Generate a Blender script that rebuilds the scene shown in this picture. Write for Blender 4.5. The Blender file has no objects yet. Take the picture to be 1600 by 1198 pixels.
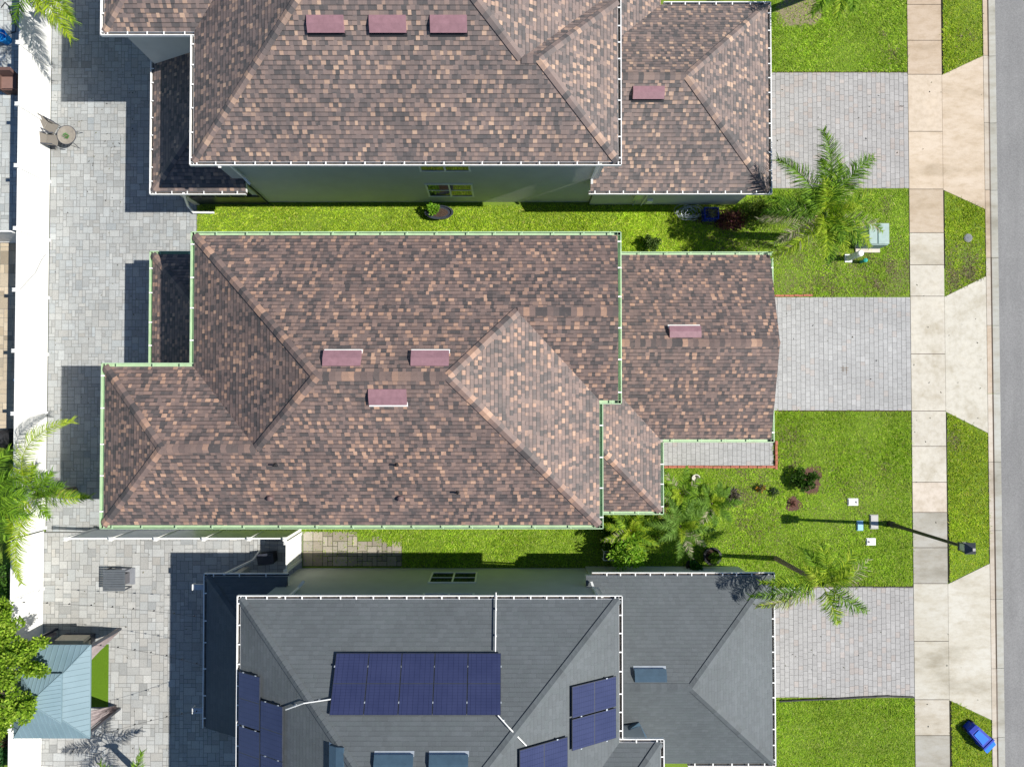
import bpy, math, random
import numpy as np
from mathutils import Vector, Matrix
R = math.radians
random.seed(7); rng = np.random.default_rng(7)
S = bpy.context.scene
COL = S.collection

# ------------------------------------------------------------------ camera
H = 27.5; F = 960.0; PITCH = R(0.95); CU = 785.0; CV = 632.0 - F*math.tan(PITCH)
cd = bpy.data.cameras.new('camera'); cam = bpy.data.objects.new('camera', cd); COL.objects.link(cam)
cam.location = (0, 0, H); cam.rotation_euler = (PITCH, 0, 0)
cd.sensor_width = 36; cd.lens = F/1600*36
cd.shift_x = (800-CU)/1600; cd.shift_y = (CV-599)/1600
cd.clip_start = 0.5; cd.clip_end = 500
S.camera = cam

# ------------------------------------------------------------------ sky, sun, exposure
SUN_EL = R(45.5); SUN_AZ = R(-2.6)            # azimuth measured from +x
w = bpy.data.worlds.new('World'); S.world = w; w.use_nodes = True
nt = w.node_tree; bg = nt.nodes['Background']
sky = nt.nodes.new('ShaderNodeTexSky'); sky.sky_type = 'NISHITA'; sky.sun_disc = False
sky.sun_elevation = SUN_EL; sky.sun_rotation = R(90+2.6); sky.air_density = 1.0; sky.dust_density = 0.0; sky.ozone_density = 5.0
nt.links.new(sky.outputs[0], bg.inputs[0]); bg.inputs[1].default_value = 0.066
sl = bpy.data.lights.new('sun', 'SUN'); sun = bpy.data.objects.new('sun', sl); COL.objects.link(sun)
sl.energy = 4.75; sl.angle = R(0.53); sl.color = (1.0, 0.955, 0.88)
sd = Vector((math.cos(SUN_EL)*math.cos(SUN_AZ), math.cos(SUN_EL)*math.sin(SUN_AZ), math.sin(SUN_EL)))
sun.rotation_euler = (-sd).to_track_quat('-Z', 'Y').to_euler(); sun.location = sd*60
S.view_settings.view_transform = 'Standard'; S.view_settings.look = 'None'
S.view_settings.exposure = 0.62; S.view_settings.gamma = 1.0
S.cycles.max_bounces = 8; S.cycles.diffuse_bounces = 4; S.cycles.use_adaptive_sampling = True

# ------------------------------------------------------------------ pixel of the survey photo -> point at a known height
def ray(u, v):
    d = Vector(((u-CU)/F, -(v-CV)/F, -1.0))
    return Matrix.Rotation(PITCH, 3, 'X') @ d
def P(u, v, z=0.0):
    d = ray(u, v); t = (z-H)/d.z
    return Vector((d.x*t, d.y*t, z))
def PP(u, v, plane):                            # on a plane (point, normal)
    p0, n = plane; d = ray(u, v); o = Vector((0, 0, H))
    return o + d*((p0-o).dot(n)/d.dot(n))
def X(u, z, v=600): return P(u, v, z).x
def Y(v, z): return P(785, v, z).y

# ------------------------------------------------------------------ mesh builder
WL = {}
class MB:
    def __init__(s): s.v = []; s.f = []; s.c = []; s.m = []; s.uv = []
    def poly(s, pts, col=None, mat=0, uv=None):
        b = len(s.v); s.v += [tuple(p) for p in pts]; s.f.append(tuple(range(b, b+len(pts))))
        s.c.append(col); s.m.append(mat); s.uv.append(uv)
    def hexa(s, b, t, col=None, mat=0, bottom=True):   # b, t: 4 points each, counter-clockwise seen from above
        s.poly(t, col, mat)
        if bottom: s.poly(b[::-1], col, mat)
        for i in range(4):
            j = (i+1) % 4; s.poly([b[i], b[j], t[j], t[i]], col, mat)
    def box(s, x0, y0, z0, x1, y1, z1, col=None, mat=0, bottom=True):
        x0, x1 = sorted((x0, x1)); y0, y1 = sorted((y0, y1))
        q = [(x0, y0), (x1, y0), (x1, y1), (x0, y1)]
        s.hexa([(a, b, z0) for a, b in q], [(a, b, z1) for a, b in q], col, mat, bottom)
    def obox(s, c, ax, ay, az, col=None, mat=0):       # centre + three half-axis vectors
        c = Vector(c); ax = Vector(ax); ay = Vector(ay); az = Vector(az)
        q = [c-ax-ay, c+ax-ay, c+ax+ay, c-ax+ay]
        s.hexa([p-az for p in q], [p+az for p in q], col, mat)
    def prism(s, pts, z0, z1, col=None, mat=0, cap=True):
        n = len(pts); a = sum(pts[i][0]*pts[(i+1) % n][1]-pts[(i+1) % n][0]*pts[i][1] for i in range(n))
        if a < 0: pts = pts[::-1]
        if cap: s.poly([(p[0], p[1], z1) for p in pts], col, mat)
        for i in range(n):
            p, q = pts[i], pts[(i+1) % n]
            s.poly([(p[0], p[1], z0), (q[0], q[1], z0), (q[0], q[1], z1), (p[0], p[1], z1)], col, mat)
    def tube(s, pts, r, n=8, col=None, mat=0, cap=True):
        pts = [Vector(p) for p in pts]; rs = r if isinstance(r, (list, tuple)) else [r]*len(pts); rings = []
        for i, p in enumerate(pts):
            d = (pts[min(i+1, len(pts)-1)]-pts[max(i-1, 0)]).normalized()
            a = d.orthogonal().normalized() if i == 0 else (rings_a - d*rings_a.dot(d)).normalized()
            rings_a = a; b = d.cross(a)
            rings.append([p + (a*math.cos(2*math.pi*k/n)+b*math.sin(2*math.pi*k/n))*rs[i] for k in range(n)])
        for i in range(len(pts)-1):
            for k in range(n):
                l = (k+1) % n; s.poly([rings[i][k], rings[i][l], rings[i+1][l], rings[i+1][k]], col, mat)
        if cap: s.poly(rings[0][::-1], col, mat); s.poly(rings[-1], col, mat)
    def lathe(s, c, prof, n=16, col=None, mat=0, sx=1, sy=1):   # prof: (radius, z)
        c = Vector(c); rg = [[c+Vector((r*sx*math.cos(2*math.pi*k/n), r*sy*math.sin(2*math.pi*k/n), z)) for k in range(n)] for r, z in prof]
        for i in range(len(prof)-1):
            for k in range(n):
                l = (k+1) % n; s.poly([rg[i][k], rg[i][l], rg[i+1][l], rg[i+1][k]], col, mat)
        if prof[0][0] > 1e-4: s.poly(rg[0][::-1], col, mat)
        if prof[-1][0] > 1e-4: s.poly(rg[-1], col, mat)
    def build(s, name, mats, parent=None, smooth=False):
        if not isinstance(mats, (list, tuple)): mats = [mats]
        o = Vector(WL[parent.name]) if parent else Vector((0, 0, 0))
        me = bpy.data.meshes.new(name)
        me.from_pydata([(p[0]-o.x, p[1]-o.y, p[2]-o.z) for p in s.v], [], s.f)
        for m in mats: me.materials.append(m)
        me.polygons.foreach_set('material_index', s.m)
        if any(c is not None for c in s.c):
            at = me.attributes.new('Col', 'FLOAT_COLOR', 'FACE')
            at.data.foreach_set('color', [x for c in s.c for x in ((*c, 1.0) if c is not None else (1, 1, 1, 1))])
        if any(u is not None for u in s.uv):
            ul = me.uv_layers.new(name='UVMap'); flat = []
            for f, u in zip(s.f, s.uv):
                for k in range(len(f)): flat += list(u[k]) if u else [0, 0]
            ul.data.foreach_set('uv', flat)
        if smooth: me.polygons.foreach_set('use_smooth', [True]*len(s.f))
        me.update()
        ob = bpy.data.objects.new(name, me); COL.objects.link(ob)
        if parent: ob.parent = parent
        WL[ob.name] = tuple(o)
        return ob
def quads_mesh(name, V, C, mat, parent=None, tri=False):       # numpy: V (n,k,3), C (n,3)
    n, k = V.shape[:2]; o = np.array(WL[parent.name]) if parent else np.zeros(3)
    me = bpy.data.meshes.new(name); me.vertices.add(n*k); me.loops.add(n*k); me.polygons.add(n)
    me.vertices.foreach_set('co', (V-o).reshape(-1).astype(np.float32))
    me.loops.foreach_set('vertex_index', np.arange(n*k, dtype=np.int32))
    me.polygons.foreach_set('loop_start', np.arange(0, n*k, k, dtype=np.int32))
    me.polygons.foreach_set('loop_total', np.full(n, k, dtype=np.int32))
    at = me.attributes.new('Col', 'FLOAT_COLOR', 'FACE')
    at.data.foreach_set('color', np.concatenate([C, np.ones((n, 1))], 1).reshape(-1).astype(np.float32))
    me.materials.append(mat); me.update(); me.validate()
    ob = bpy.data.objects.new(name, me); COL.objects.link(ob)
    if parent: ob.parent = parent
    WL[ob.name] = tuple(o); return ob
def tag(o, label, cat, group=None):
    o['label'] = label; o['category'] = cat
    if group: o['group'] = group
    return o
def thing(name, loc, label, cat, group=None):
    o = bpy.data.objects.new(name, None); COL.objects.link(o); o.location = loc; o.empty_display_size = .3
    WL[o.name] = tuple(loc); return tag(o, label, cat, group)
def kind(o, k): o['kind'] = k; return o

# ------------------------------------------------------------------ material helpers
class N:
    def __init__(s, name):
        s.m = bpy.data.materials.new(name); s.m.use_nodes = True; s.t = s.m.node_tree
        s.b = s.t.nodes['Principled BSDF']; s.out = s.t.nodes['Material Output']
    def n(s, typ, **kw):
        x = s.t.nodes.new(typ)
        for k, v in kw.items(): setattr(x, k, v)
        return x
    def link(s, a, b): s.t.links.new(a, b)
    def setin(s, sock, v):
        if hasattr(v, 'links'): s.link(v, sock)
        else: sock.default_value = v
    def math(s, op, a, b=0.0, c=0.0):
        x = s.n('ShaderNodeMath', operation=op)
        s.setin(x.inputs[0], a); s.setin(x.inputs[1], b); s.setin(x.inputs[2], c); return x.outputs[0]
    def mix(s, f, a, b, typ='MIX'):
        x = s.n('ShaderNodeMix', data_type='RGBA', blend_type=typ)
        s.setin(x.inputs[0], f); s.setin(x.inputs[6], a if hasattr(a, 'links') else (*a, 1)); s.setin(x.inputs[7], b if hasattr(b, 'links') else (*b, 1))
        return x.outputs[2]
    def ramp(s, f, stops, interp='LINEAR'):
        x = s.n('ShaderNodeValToRGB'); r = x.color_ramp; r.interpolation = interp
        while len(r.elements) > 1: r.elements.remove(r.elements[-1])
        r.elements[0].position = stops[0][0]; r.elements[0].color = (*stops[0][1], 1) if len(stops[0][1]) == 3 else stops[0][1]
        for p, c in stops[1:]:
            e = r.elements.new(p); e.color = (*c, 1)
        s.setin(x.inputs[0], f); return x.outputs[0]
    def coord(s, scale=(1, 1, 1), out='Object'):
        x = s.n('ShaderNodeTexCoord'); m = s.n('ShaderNodeMapping'); m.inputs['Scale'].default_value = scale
        s.link(x.outputs[out], m.inputs[0]); return m.outputs[0]
    def noise(s, scale, detail=4, rough=.55, vec=None, sc=(1, 1, 1)):
        x = s.n('ShaderNodeTexNoise'); x.inputs['Scale'].default_value = scale; x.inputs['Detail'].default_value = detail; x.inputs['Roughness'].default_value = rough
        s.link(vec if vec is not None else s.coord(sc), x.inputs['Vector']); return x.outputs['Fac']
    def attr(s, name='Col'):
        x = s.n('ShaderNodeAttribute', attribute_name=name); return x.outputs['Color']
    def bump(s, h, strength=.5, dist=.01):
        x = s.n('ShaderNodeBump'); x.inputs['Strength'].default_value = strength; x.inputs['Distance'].default_value = dist
        s.link(h, x.inputs['Height']); s.link(x.outputs[0], s.b.inputs['Normal'])
    def base(s, c, rough=.8, spec=.3, metal=0.0):
        s.setin(s.b.inputs['Base Color'], c if hasattr(c, 'links') else (*c, 1)); s.setin(s.b.inputs['Roughness'], rough)
        s.b.inputs['Specular IOR Level'].default_value = spec; s.b.inputs['Metallic'].default_value = metal; return s
def gray(x): return (x, x, x)
def plain(name, col, rough=.6, spec=.3, var=.12, scale=6, metal=0.0, bump=0.0, attr=False):
    m = N(name); f = m.noise(scale, 5)
    c = m.attr() if attr else col
    hi = m.mix(1.0, c, gray(1+var), 'MULTIPLY'); lo = m.mix(1.0, c, gray(1-var), 'MULTIPLY')
    m.base(m.mix(m.ramp(f, [(.3, gray(0)), (.7, gray(1))]), lo, hi), rough, spec, metal)
    if bump: m.bump(m.noise(scale*12, 3), .4, bump)
    return m.m
M = {}
M['wall'] = plain('wall_paint', (.52, .51, .44), .85, .2, .05, 1.5, bump=.004)
M['wall_grey'] = plain('wall_grey_paint', (.50, .52, .50), .85, .2, .05, 1.5, bump=.004)
M['trim'] = plain('white_trim', (.8, .8, .77), .5, .4, .05, 3)
M['vinyl'] = plain('white_vinyl', (.76, .76, .735), .45, .4, .04, 2.0)
M['gutter_white'] = plain('white_gutter', (.78, .78, .76), .45, .4, .08, 4)
M['gutter_green'] = plain('pale_green_gutter', (.36, .50, .31), .5, .4, .1, 4)
M['glass'] = plain('window_glass', (.02, .03, .03), .06, .8, .1, 1)
M['black'] = plain('black_plastic', (.02, .02, .022), .45, .4, .2, 8)
M['dark_metal'] = plain('dark_metal', (.035, .04, .055), .35, .5, .15, 6)
M['soil'] = plain('soil', (.06, .04, .03), .95, .1, .5, 25, bump=.02)
M['shaded_edge_soil'] = plain('shaded_edge_soil', (.022, .022, .014), .95, .1, .5, 25)  # soil blackened to paint in the shade of the grass edge
M['mulch'] = plain('mulch', (.115, .065, .05), .95, .1, .6, 45, bump=.03)
M['bark'] = plain('palm_trunk_bark', (.20, .16, .12), .9, .2, .35, 14, bump=.02)
M['blue'] = plain('blue_plastic', (.006, .03, .36), .4, .4, .15, 8)
M['blue_sunlit'] = plain('sunlit_blue_plastic', (.008, .15, .75), .35, .4, .12, 8)  # brighter copy of the bin blue, sunlight painted into the colour
M['vent'] = plain('plum_vent_paint', (.25, .14, .16), .45, .4, .12, 6)
M['vent_brown'] = plain('brown_vent_paint', (.15, .10, .095), .6, .3, .12, 6)
M['vent_grey'] = plain('grey_vent_paint', (.045, .080, .115), .35, .5, .1, 5)
M['slate'] = plain('slate_grey_slats', (.10, .112, .125), .5, .4, .1, 5)
M['gutter_shade'] = plain('painted_gutter_shade', (.10, .09, .08), .9, .1, .4, 9)  # roof-edge shade inside the white gutters, painted as a dark floor
M['straw'] = plain('dry_straw', (.22, .19, .115), .95, .1, .35, 14, bump=.03)
M['steel'] = plain('galvanised_steel', (.42, .46, .5), .35, .5, .1, 5, metal=.3)
M['brick_red'] = plain('red_edging_brick', (.36, .13, .085), .85, .2, .25, 9, bump=.01)
M['colored'] = plain('painted_surface', (1, 1, 1), .75, .25, .08, 6, attr=True)

def leaf_material(name, trans=.35, rough=.6):
    m = N(name); c = m.attr(); m.base(c, rough, .15)
    t = m.n('ShaderNodeBsdfTranslucent'); m.link(m.mix(1.0, c, (1.3, 1.5, .5), 'MULTIPLY'), t.inputs[0])
    x = m.n('ShaderNodeMixShader'); x.inputs[0].default_value = trans
    m.link(m.b.outputs[0], x.inputs[1]); m.link(t.outputs[0], x.inputs[2]); m.link(x.outputs[0], m.out.inputs[0])
    return m.m
M['leaf'] = leaf_material('leaf'); M['grass'] = leaf_material('grass_blade', .35, .6)

def shingle(name, palette, row=.145, cell=.30, clump=.25, bumpd=.02, three_tab=False, band=.8, pal_gap=None):
    m = N(name); uvn = m.n('ShaderNodeUVMap'); sp = m.n('ShaderNodeSeparateXYZ'); m.link(uvn.outputs[0], sp.inputs[0])
    u, v = sp.outputs[0], sp.outputs[1]
    vr = m.math('DIVIDE', v, row); ir = m.math('FLOOR', vr); fv = m.math('FRACT', vr)
    wn = m.n('ShaderNodeTexWhiteNoise', noise_dimensions='1D'); m.link(ir, wn.inputs['W'])
    uo = m.math('ADD', m.math('DIVIDE', u, cell), m.math('MULTIPLY', wn.outputs['Value'], 7.0))
    ic = m.math('FLOOR', uo); fc = m.math('FRACT', uo)
    def white(a, b):
        cb = m.n('ShaderNodeCombineXYZ'); m.setin(cb.inputs[0], a); m.setin(cb.inputs[1], b)
        x = m.n('ShaderNodeTexWhiteNoise', noise_dimensions='2D'); m.link(cb.outputs[0], x.inputs['Vector']); return x.outputs['Value']
    split = m.math('ADD', m.math('MULTIPLY', white(ic, ir), .30), .36)
    half = m.math('GREATER_THAN', fc, split)
    cid = m.math('ADD', m.math('MULTIPLY', ic, 2.0), half)
    r = white(m.math('ADD', cid, .37), m.math('ADD', ir, 11.3)); r2 = white(m.math('ADD', cid, 5.7), m.math('ADD', ir, 3.1))
    sc = m.coord((1.0, 1.0, 1.0)); nz = m.noise(.9, 3, .6, sc)
    rr = m.math('ADD', r, m.math('MULTIPLY', m.math('SUBTRACT', nz, .5), clump))
    c = m.ramp(rr, palette, 'CONSTANT')
    if pal_gap: c = m.mix(half, m.ramp(rr, pal_gap, 'CONSTANT'), c)
    # printed shadow band of each course, deepened with painted lap shade, granule speckle
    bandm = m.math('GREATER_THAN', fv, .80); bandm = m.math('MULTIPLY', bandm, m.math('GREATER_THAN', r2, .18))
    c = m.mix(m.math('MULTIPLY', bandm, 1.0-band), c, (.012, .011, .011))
    gr = m.noise(90, 2, .6, sc); c = m.mix(.45, c, m.mix(1.0, c, m.ramp(gr, [(.3, gray(.6)), (.7, gray(1.45))]), 'MULTIPLY'))
    wear = m.noise(.35, 4, .6, sc); c = m.mix(1.0, c, m.ramp(wear, [(.3, gray(.9)), (.7, gray(1.1))]), 'MULTIPLY')
    m.base(c, .62 if not three_tab else .68, .30 if not three_tab else .28)
    lap = m.math('SUBTRACT', 1.0, fv)
    h = m.math('ADD', lap, m.math('MULTIPLY', half if not three_tab else m.math('GREATER_THAN', r2, .5), .75 if not three_tab else .1))
    if three_tab:
        ed = m.math('LESS_THAN', m.math('MINIMUM', fc, m.math('SUBTRACT', 1.0, fc)), .02); h = m.math('SUBTRACT', h, m.math('MULTIPLY', ed, .7))
    m.bump(h, .7, bumpd*.45)
    return m.m
T = 1.0
pal_brown = [(0, (0.083, 0.072, 0.070)), (.12, (0.122, 0.097, 0.090)), (.28, (0.159, 0.116, 0.104)), (.46, (0.191, 0.136, 0.119)), (.62, (0.228, 0.156, 0.130)), (.76, (0.292, 0.187, 0.141)), (.86, (0.355, 0.222, 0.160)), (.95, (0.408, 0.261, 0.186))]
pal_brown2 = [(0, (0.091, 0.082, 0.081)), (.12, (0.129, 0.107, 0.102)), (.28, (0.165, 0.129, 0.119)), (.46, (0.196, 0.148, 0.133)), (.62, (0.232, 0.170, 0.147)), (.76, (0.294, 0.206, 0.163)), (.86, (0.355, 0.243, 0.182)), (.95, (0.412, 0.287, 0.211))]
gap_brown = [(0, (0.076, 0.067, 0.066)), (.16, (0.104, 0.085, 0.081)), (.36, (0.138, 0.103, 0.094)), (.58, (0.164, 0.120, 0.107)), (.80, (0.185, 0.132, 0.115)), (.93, (0.228, 0.156, 0.128))]
gap_brown2 = [(0, (0.082, 0.076, 0.076)), (.16, (0.111, 0.096, 0.093)), (.36, (0.142, 0.115, 0.108)), (.58, (0.170, 0.133, 0.122)), (.80, (0.191, 0.145, 0.131)), (.93, (0.232, 0.170, 0.144))]
pal_dark = [(0, (0.089, 0.101, 0.108)), (.35, (0.092, 0.106, 0.112)), (.6, (0.096, 0.109, 0.117)), (.85, (0.100, 0.113, 0.121))]
M['shingle_center'] = shingle('brown_blend_shingle', pal_brown, pal_gap=gap_brown, band=.42)
M['shingle_north'] = shingle('weathered_brown_shingle', pal_brown2, pal_gap=gap_brown2, band=.45)
M['shingle_dark'] = shingle('charcoal_shingle', pal_dark, row=.143, cell=.42, clump=.4, bumpd=.012, three_tab=True, band=.86)

def concrete(name, tint=None):
    m = N(name); c = m.attr()
    a = m.noise(.8, 6, .65); b = m.noise(4.5, 5, .6); g = m.noise(60, 3)
    c = m.mix(1.0, c, m.ramp(a, [(.30, (.80, .77, .71)), (.5, (1, 1, 1)), (.75, (1.08, 1.07, 1.05))]), 'MULTIPLY')
    c = m.mix(1.0, c, m.ramp(b, [(.25, (.84, .82, .78)), (.55, (1, 1, 1)), (.8, (1.05, 1.05, 1.04))]), 'MULTIPLY')
    c = m.mix(1.0, c, m.ramp(g, [(.3, gray(.93)), (.7, gray(1.05))]), 'MULTIPLY')
    m.base(c, .9, .2); m.bump(g, .3, .004); return m.m
M['concrete'] = concrete('concrete')
def dirty_concrete():
    m = N('stained_concrete'); c = m.attr()
    a = m.noise(.55, 5, .6, sc=(.7, 1.5, 1)); b = m.noise(3, 6, .7, sc=(.6, 1.4, 1)); g = m.noise(60, 3)
    c = m.mix(1.0, c, m.ramp(a, [(.32, (.70, .675, .625)), (.47, (.92, .90, .865)), (.6, (1, 1, 1))]), 'MULTIPLY')
    c = m.mix(1.0, c, m.ramp(b, [(.3, (.84, .81, .76)), (.55, (1, 1, 1))]), 'MULTIPLY')
    c = m.mix(1.0, c, m.ramp(g, [(.3, gray(.92)), (.7, gray(1.06))]), 'MULTIPLY')
    m.base(c, .9, .2); m.bump(g, .3, .004); return m.m
M['concrete_dirty'] = dirty_concrete()
def asphalt():
    m = N('asphalt'); a = m.noise(.5, 5, .6); g = m.noise(14, 5, .8); g2 = m.noise(140, 2)
    c = m.ramp(a, [(.3, (.190, .190, .190)), (.7, (.222, .222, .220))])
    c = m.mix(1.0, c, m.ramp(g, [(.25, gray(.72)), (.75, gray(1.25))]), 'MULTIPLY')
    c = m.mix(1.0, c, m.ramp(g2, [(.3, gray(.8)), (.75, gray(1.25))]), 'MULTIPLY')
    st = m.noise(.35, 5, .65, sc=(4.5, .35, 1)); c = m.mix(1.0, c, m.ramp(st, [(.3, gray(.90)), (.7, gray(1.08))]), 'MULTIPLY')
    m.base(c, .9, .2); m.bump(g, .5, .006); return m.m
M['asphalt'] = asphalt()
def paver():
    m = N('paver'); c = m.attr(); a = m.noise(22, 5, .65); b = m.noise(.6, 5, .6); g = m.noise(110, 2)
    c = m.mix(1.0, c, m.ramp(a, [(.25, gray(.8)), (.7, gray(1.1))]), 'MULTIPLY')
    c = m.mix(1.0, c, m.ramp(b, [(.3, gray(.9)), (.7, gray(1.06))]), 'MULTIPLY')
    c = m.mix(1.0, c, m.ramp(g, [(.3, gray(.93)), (.7, gray(1.06))]), 'MULTIPLY')
    m.base(c, .88, .2); m.bump(a, .3, .004); return m.m
M['paver'] = paver()
def soilgrass():
    m = N('turf_soil'); a = m.noise(30, 5, .7); b = m.noise(1.2, 5)
    c = m.ramp(a, [(.3, (.09, .14, .018)), (.55, (.15, .23, .03)), (.75, (.21, .27, .05))])
    c = m.mix(m.ramp(b, [(.5, gray(0)), (.8, gray(.5))]), c, (.12, .10, .05)); m.base(c, .95, .1); m.bump(a, .6, .03); return m.m
M['turf'] = soilgrass()
def solar():
    m = N('solar_cells'); uvn = m.n('ShaderNodeUVMap'); sp = m.n('ShaderNodeSeparateXYZ'); m.link(uvn.outputs[0], sp.inputs[0])
    def lines(x, per, wd):
        f = m.math('FRACT', m.math('DIVIDE', x, per)); return m.math('LESS_THAN', m.math('MINIMUM', f, m.math('SUBTRACT', 1.0, f)), wd)
    l = m.math('MAXIMUM', lines(sp.outputs[0], .175, .03), lines(sp.outputs[1], .09, .03))
    n = m.noise(1.5, 3); c = m.ramp(n, [(.3, (.028, .035, .088)), (.7, (.036, .044, .105))])
    c = m.mix(m.math('MULTIPLY', l, .8), c, (.009, .012, .035)); m.base(c, .22, .5); return m.m
M['solar'] = solar()
def metal_roof():
    m = N('blue_grey_metal_roof'); n = m.noise(1.2, 4); c = m.ramp(n, [(.3, (.145, .22, .255)), (.7, (.17, .25, .29))]); m.base(c, .45, .4); return m.m
M['metal_roof'] = metal_roof()
M['turf_rug'] = plain('artificial_turf', (.09, .17, .012), .95, .1, .35, 70, bump=.02)
M['curtain'] = plain('mauve_curtain', (.36, .31, .31), .9, .1, .15, 10)
M['cushion'] = plain('beige_cushion', (.52, .46, .36), .9, .1, .1, 14)
M['sling'] = plain('taupe_sling_fabric', (.17, .155, .135), .85, .2, .1, 30)
M['tableglass'] = plain('bronze_table_glass', (.25, .225, .19), .15, .5, .15, 5)

#@@SETTING
# ================================================================== SETTING
def quad(name, x0, y0, x1, y1, z, mat, col=None):
    m = MB(); x0, x1 = sorted((x0, x1)); y0, y1 = sorted((y0, y1))
    m.poly([(x0, y0, z), (x1, y0, z), (x1, y1, z), (x0, y1, z)], col); return kind(m.build(name, mat), 'structure')
XF = P(76, 500, 0).x                                   # face of the rear fence
XSL, XSR = X(1423.5, 0), X(1476.5, 0)                  # sidewalk edges
XK0, XK1, XK2, XK3 = X(1542.5, 0), X(1549.5, 0), X(1553.4, 0), X(1563, 0)
YT, YBOT = 34.0, -30.0
quad('ground', -70, -60, 70, 60, -.12, M['turf'])
quad('road', XK3, -60, XK3+9, 60, -.018, M['asphalt'])
quad('lawn', X(290, 0), YBOT, XK0, YT, 0.0, M['turf'])

# kerb: rolled kerb, dirty channel, gutter pan, cast in lengths
m = MB(); y = YBOT; k = 0
while y < YT:
    L = 3.05; y1 = y+L-.015; t = .92+.16*rng.random(); rust = rng.random()
    a = tuple(c*t for c in ((.48, .435, .375) if rust > .25 else (.47, .39, .31))); b = tuple(c*t for c in (.44, .44, .40))
    d = (.06, .045, .035) if rng.random() < .6 else (.13, .11, .095)
    m.poly([(XK0, y, -.1), (XK0, y, .03), (XK0, y1, .03), (XK0, y1, -.1)], a)
    m.poly([(XK0, y, .03), (XK1, y, .022), (XK1, y1, .022), (XK0, y1, .03)], a)
    m.poly([(XK1, y, .022), (XK2, y, -.035), (XK2, y1, -.035), (XK1, y1, .022)], d)
    m.poly([(XK2, y, -.035), (XK3, y, -.012), (XK3, y1, -.012), (XK2, y1, -.035)], b)
    m.poly([(XK3, y, -.012), (XK3, y, -.1), (XK3, y1, -.1), (XK3, y1, -.012)], b)
    y += L
kind(m.build('kerb', M['concrete_dirty']), 'structure')

# sidewalk slabs
clean = (.50, .47, .405); cream = (.54, .455, .36); tan = (.47, .39, .30); pink = (.48, .39, .30); gry = (.37, .36, .325); dirt = (.46, .43, .37)
slabs = [(-120, -50, pink, 1), (-50, 8, pink, 1), (8, 64, pink, 1), (64, 117, pink, 1), (117, 206, cream, 0), (206, 296, cream, 1), (296, 364, tan, 1), (364, 414, clean, 1), (414, 463, clean, 0), (463, 553, clean, 0), (553, 642, clean, 0), (642, 697, clean, 0), (697, 753, clean, 0), (753, 800, (.52, .46, .39), 0), (800, 855, gry, 1), (855, 911, gry, 1), (911, 1001, (.50, .48, .42), 1), (1001, 1092, (.50, .48, .42), 1), (1092, 1148, dirt, 1), (1148, 1205, gry, 1), (1205, 1262, dirt, 1), (1262, 1330, dirt, 1)]
m = MB(); m2 = MB()
for a, b, c, d in slabs:
    y0, y1 = Y(b, 0)+.012, Y(a, 0)-.012
    t = .97+.06*rng.random(); (m2 if d else m).box(XSL, y0, -.1, XSR, y1, .028, tuple(x*t for x in c), bottom=False)
kind(m.build('sidewalk', M['concrete']), 'structure'); kind(m2.build('sidewalk_stained', M['concrete_dirty']), 'structure')
quad('sidewalk_joint', XSL+.01, Y(1330, 0), XSR-.01, Y(-120, 0), .006, M['soil'])
# driveway aprons flaring to the kerb
for nm, pts, c, mt in (('driveway_apron', [(1478.5, 118), (1541.5, 88), (1541.5, 327), (1478.5, 297)], cream, 'concrete_dirty'),
                   ('driveway_apron', [(1478.5, 464), (1541.5, 432), (1541.5, 676), (1478.5, 643)], (.51, .485, .42), 'concrete'),
                   ('driveway_apron', [(1478.5, 912), (1541.5, 880), (1541.5, 1124), (1478.5, 1093)], (.52, .50, .44), 'concrete_dirty')):
    q = [(XSR+.015 if p[0] < 1500 else XK0-.012, Y(p[1], 0)) for p in pts]
    m = MB(); m.prism(q, -.1, .024, c); kind(m.build(nm, M[mt]), 'structure')

m = MB()
for (u0, v0, u1, v1) in ((1314, 574, 1326, 574.8), (1314, 578, 1326, 578.7), (1317, 571, 1317.8, 581), (1322.5, 572, 1323.2, 584)): a, b = P(u0, v0, .026), P(u1, v1, .026); m.poly([(a.x, b.y, .026), (b.x, b.y, .026), (b.x, a.y, .026), (a.x, a.y, .026)], (.16, .12, .08))
kind(m.build('driveway_stain', M['concrete']), 'structure')
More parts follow.
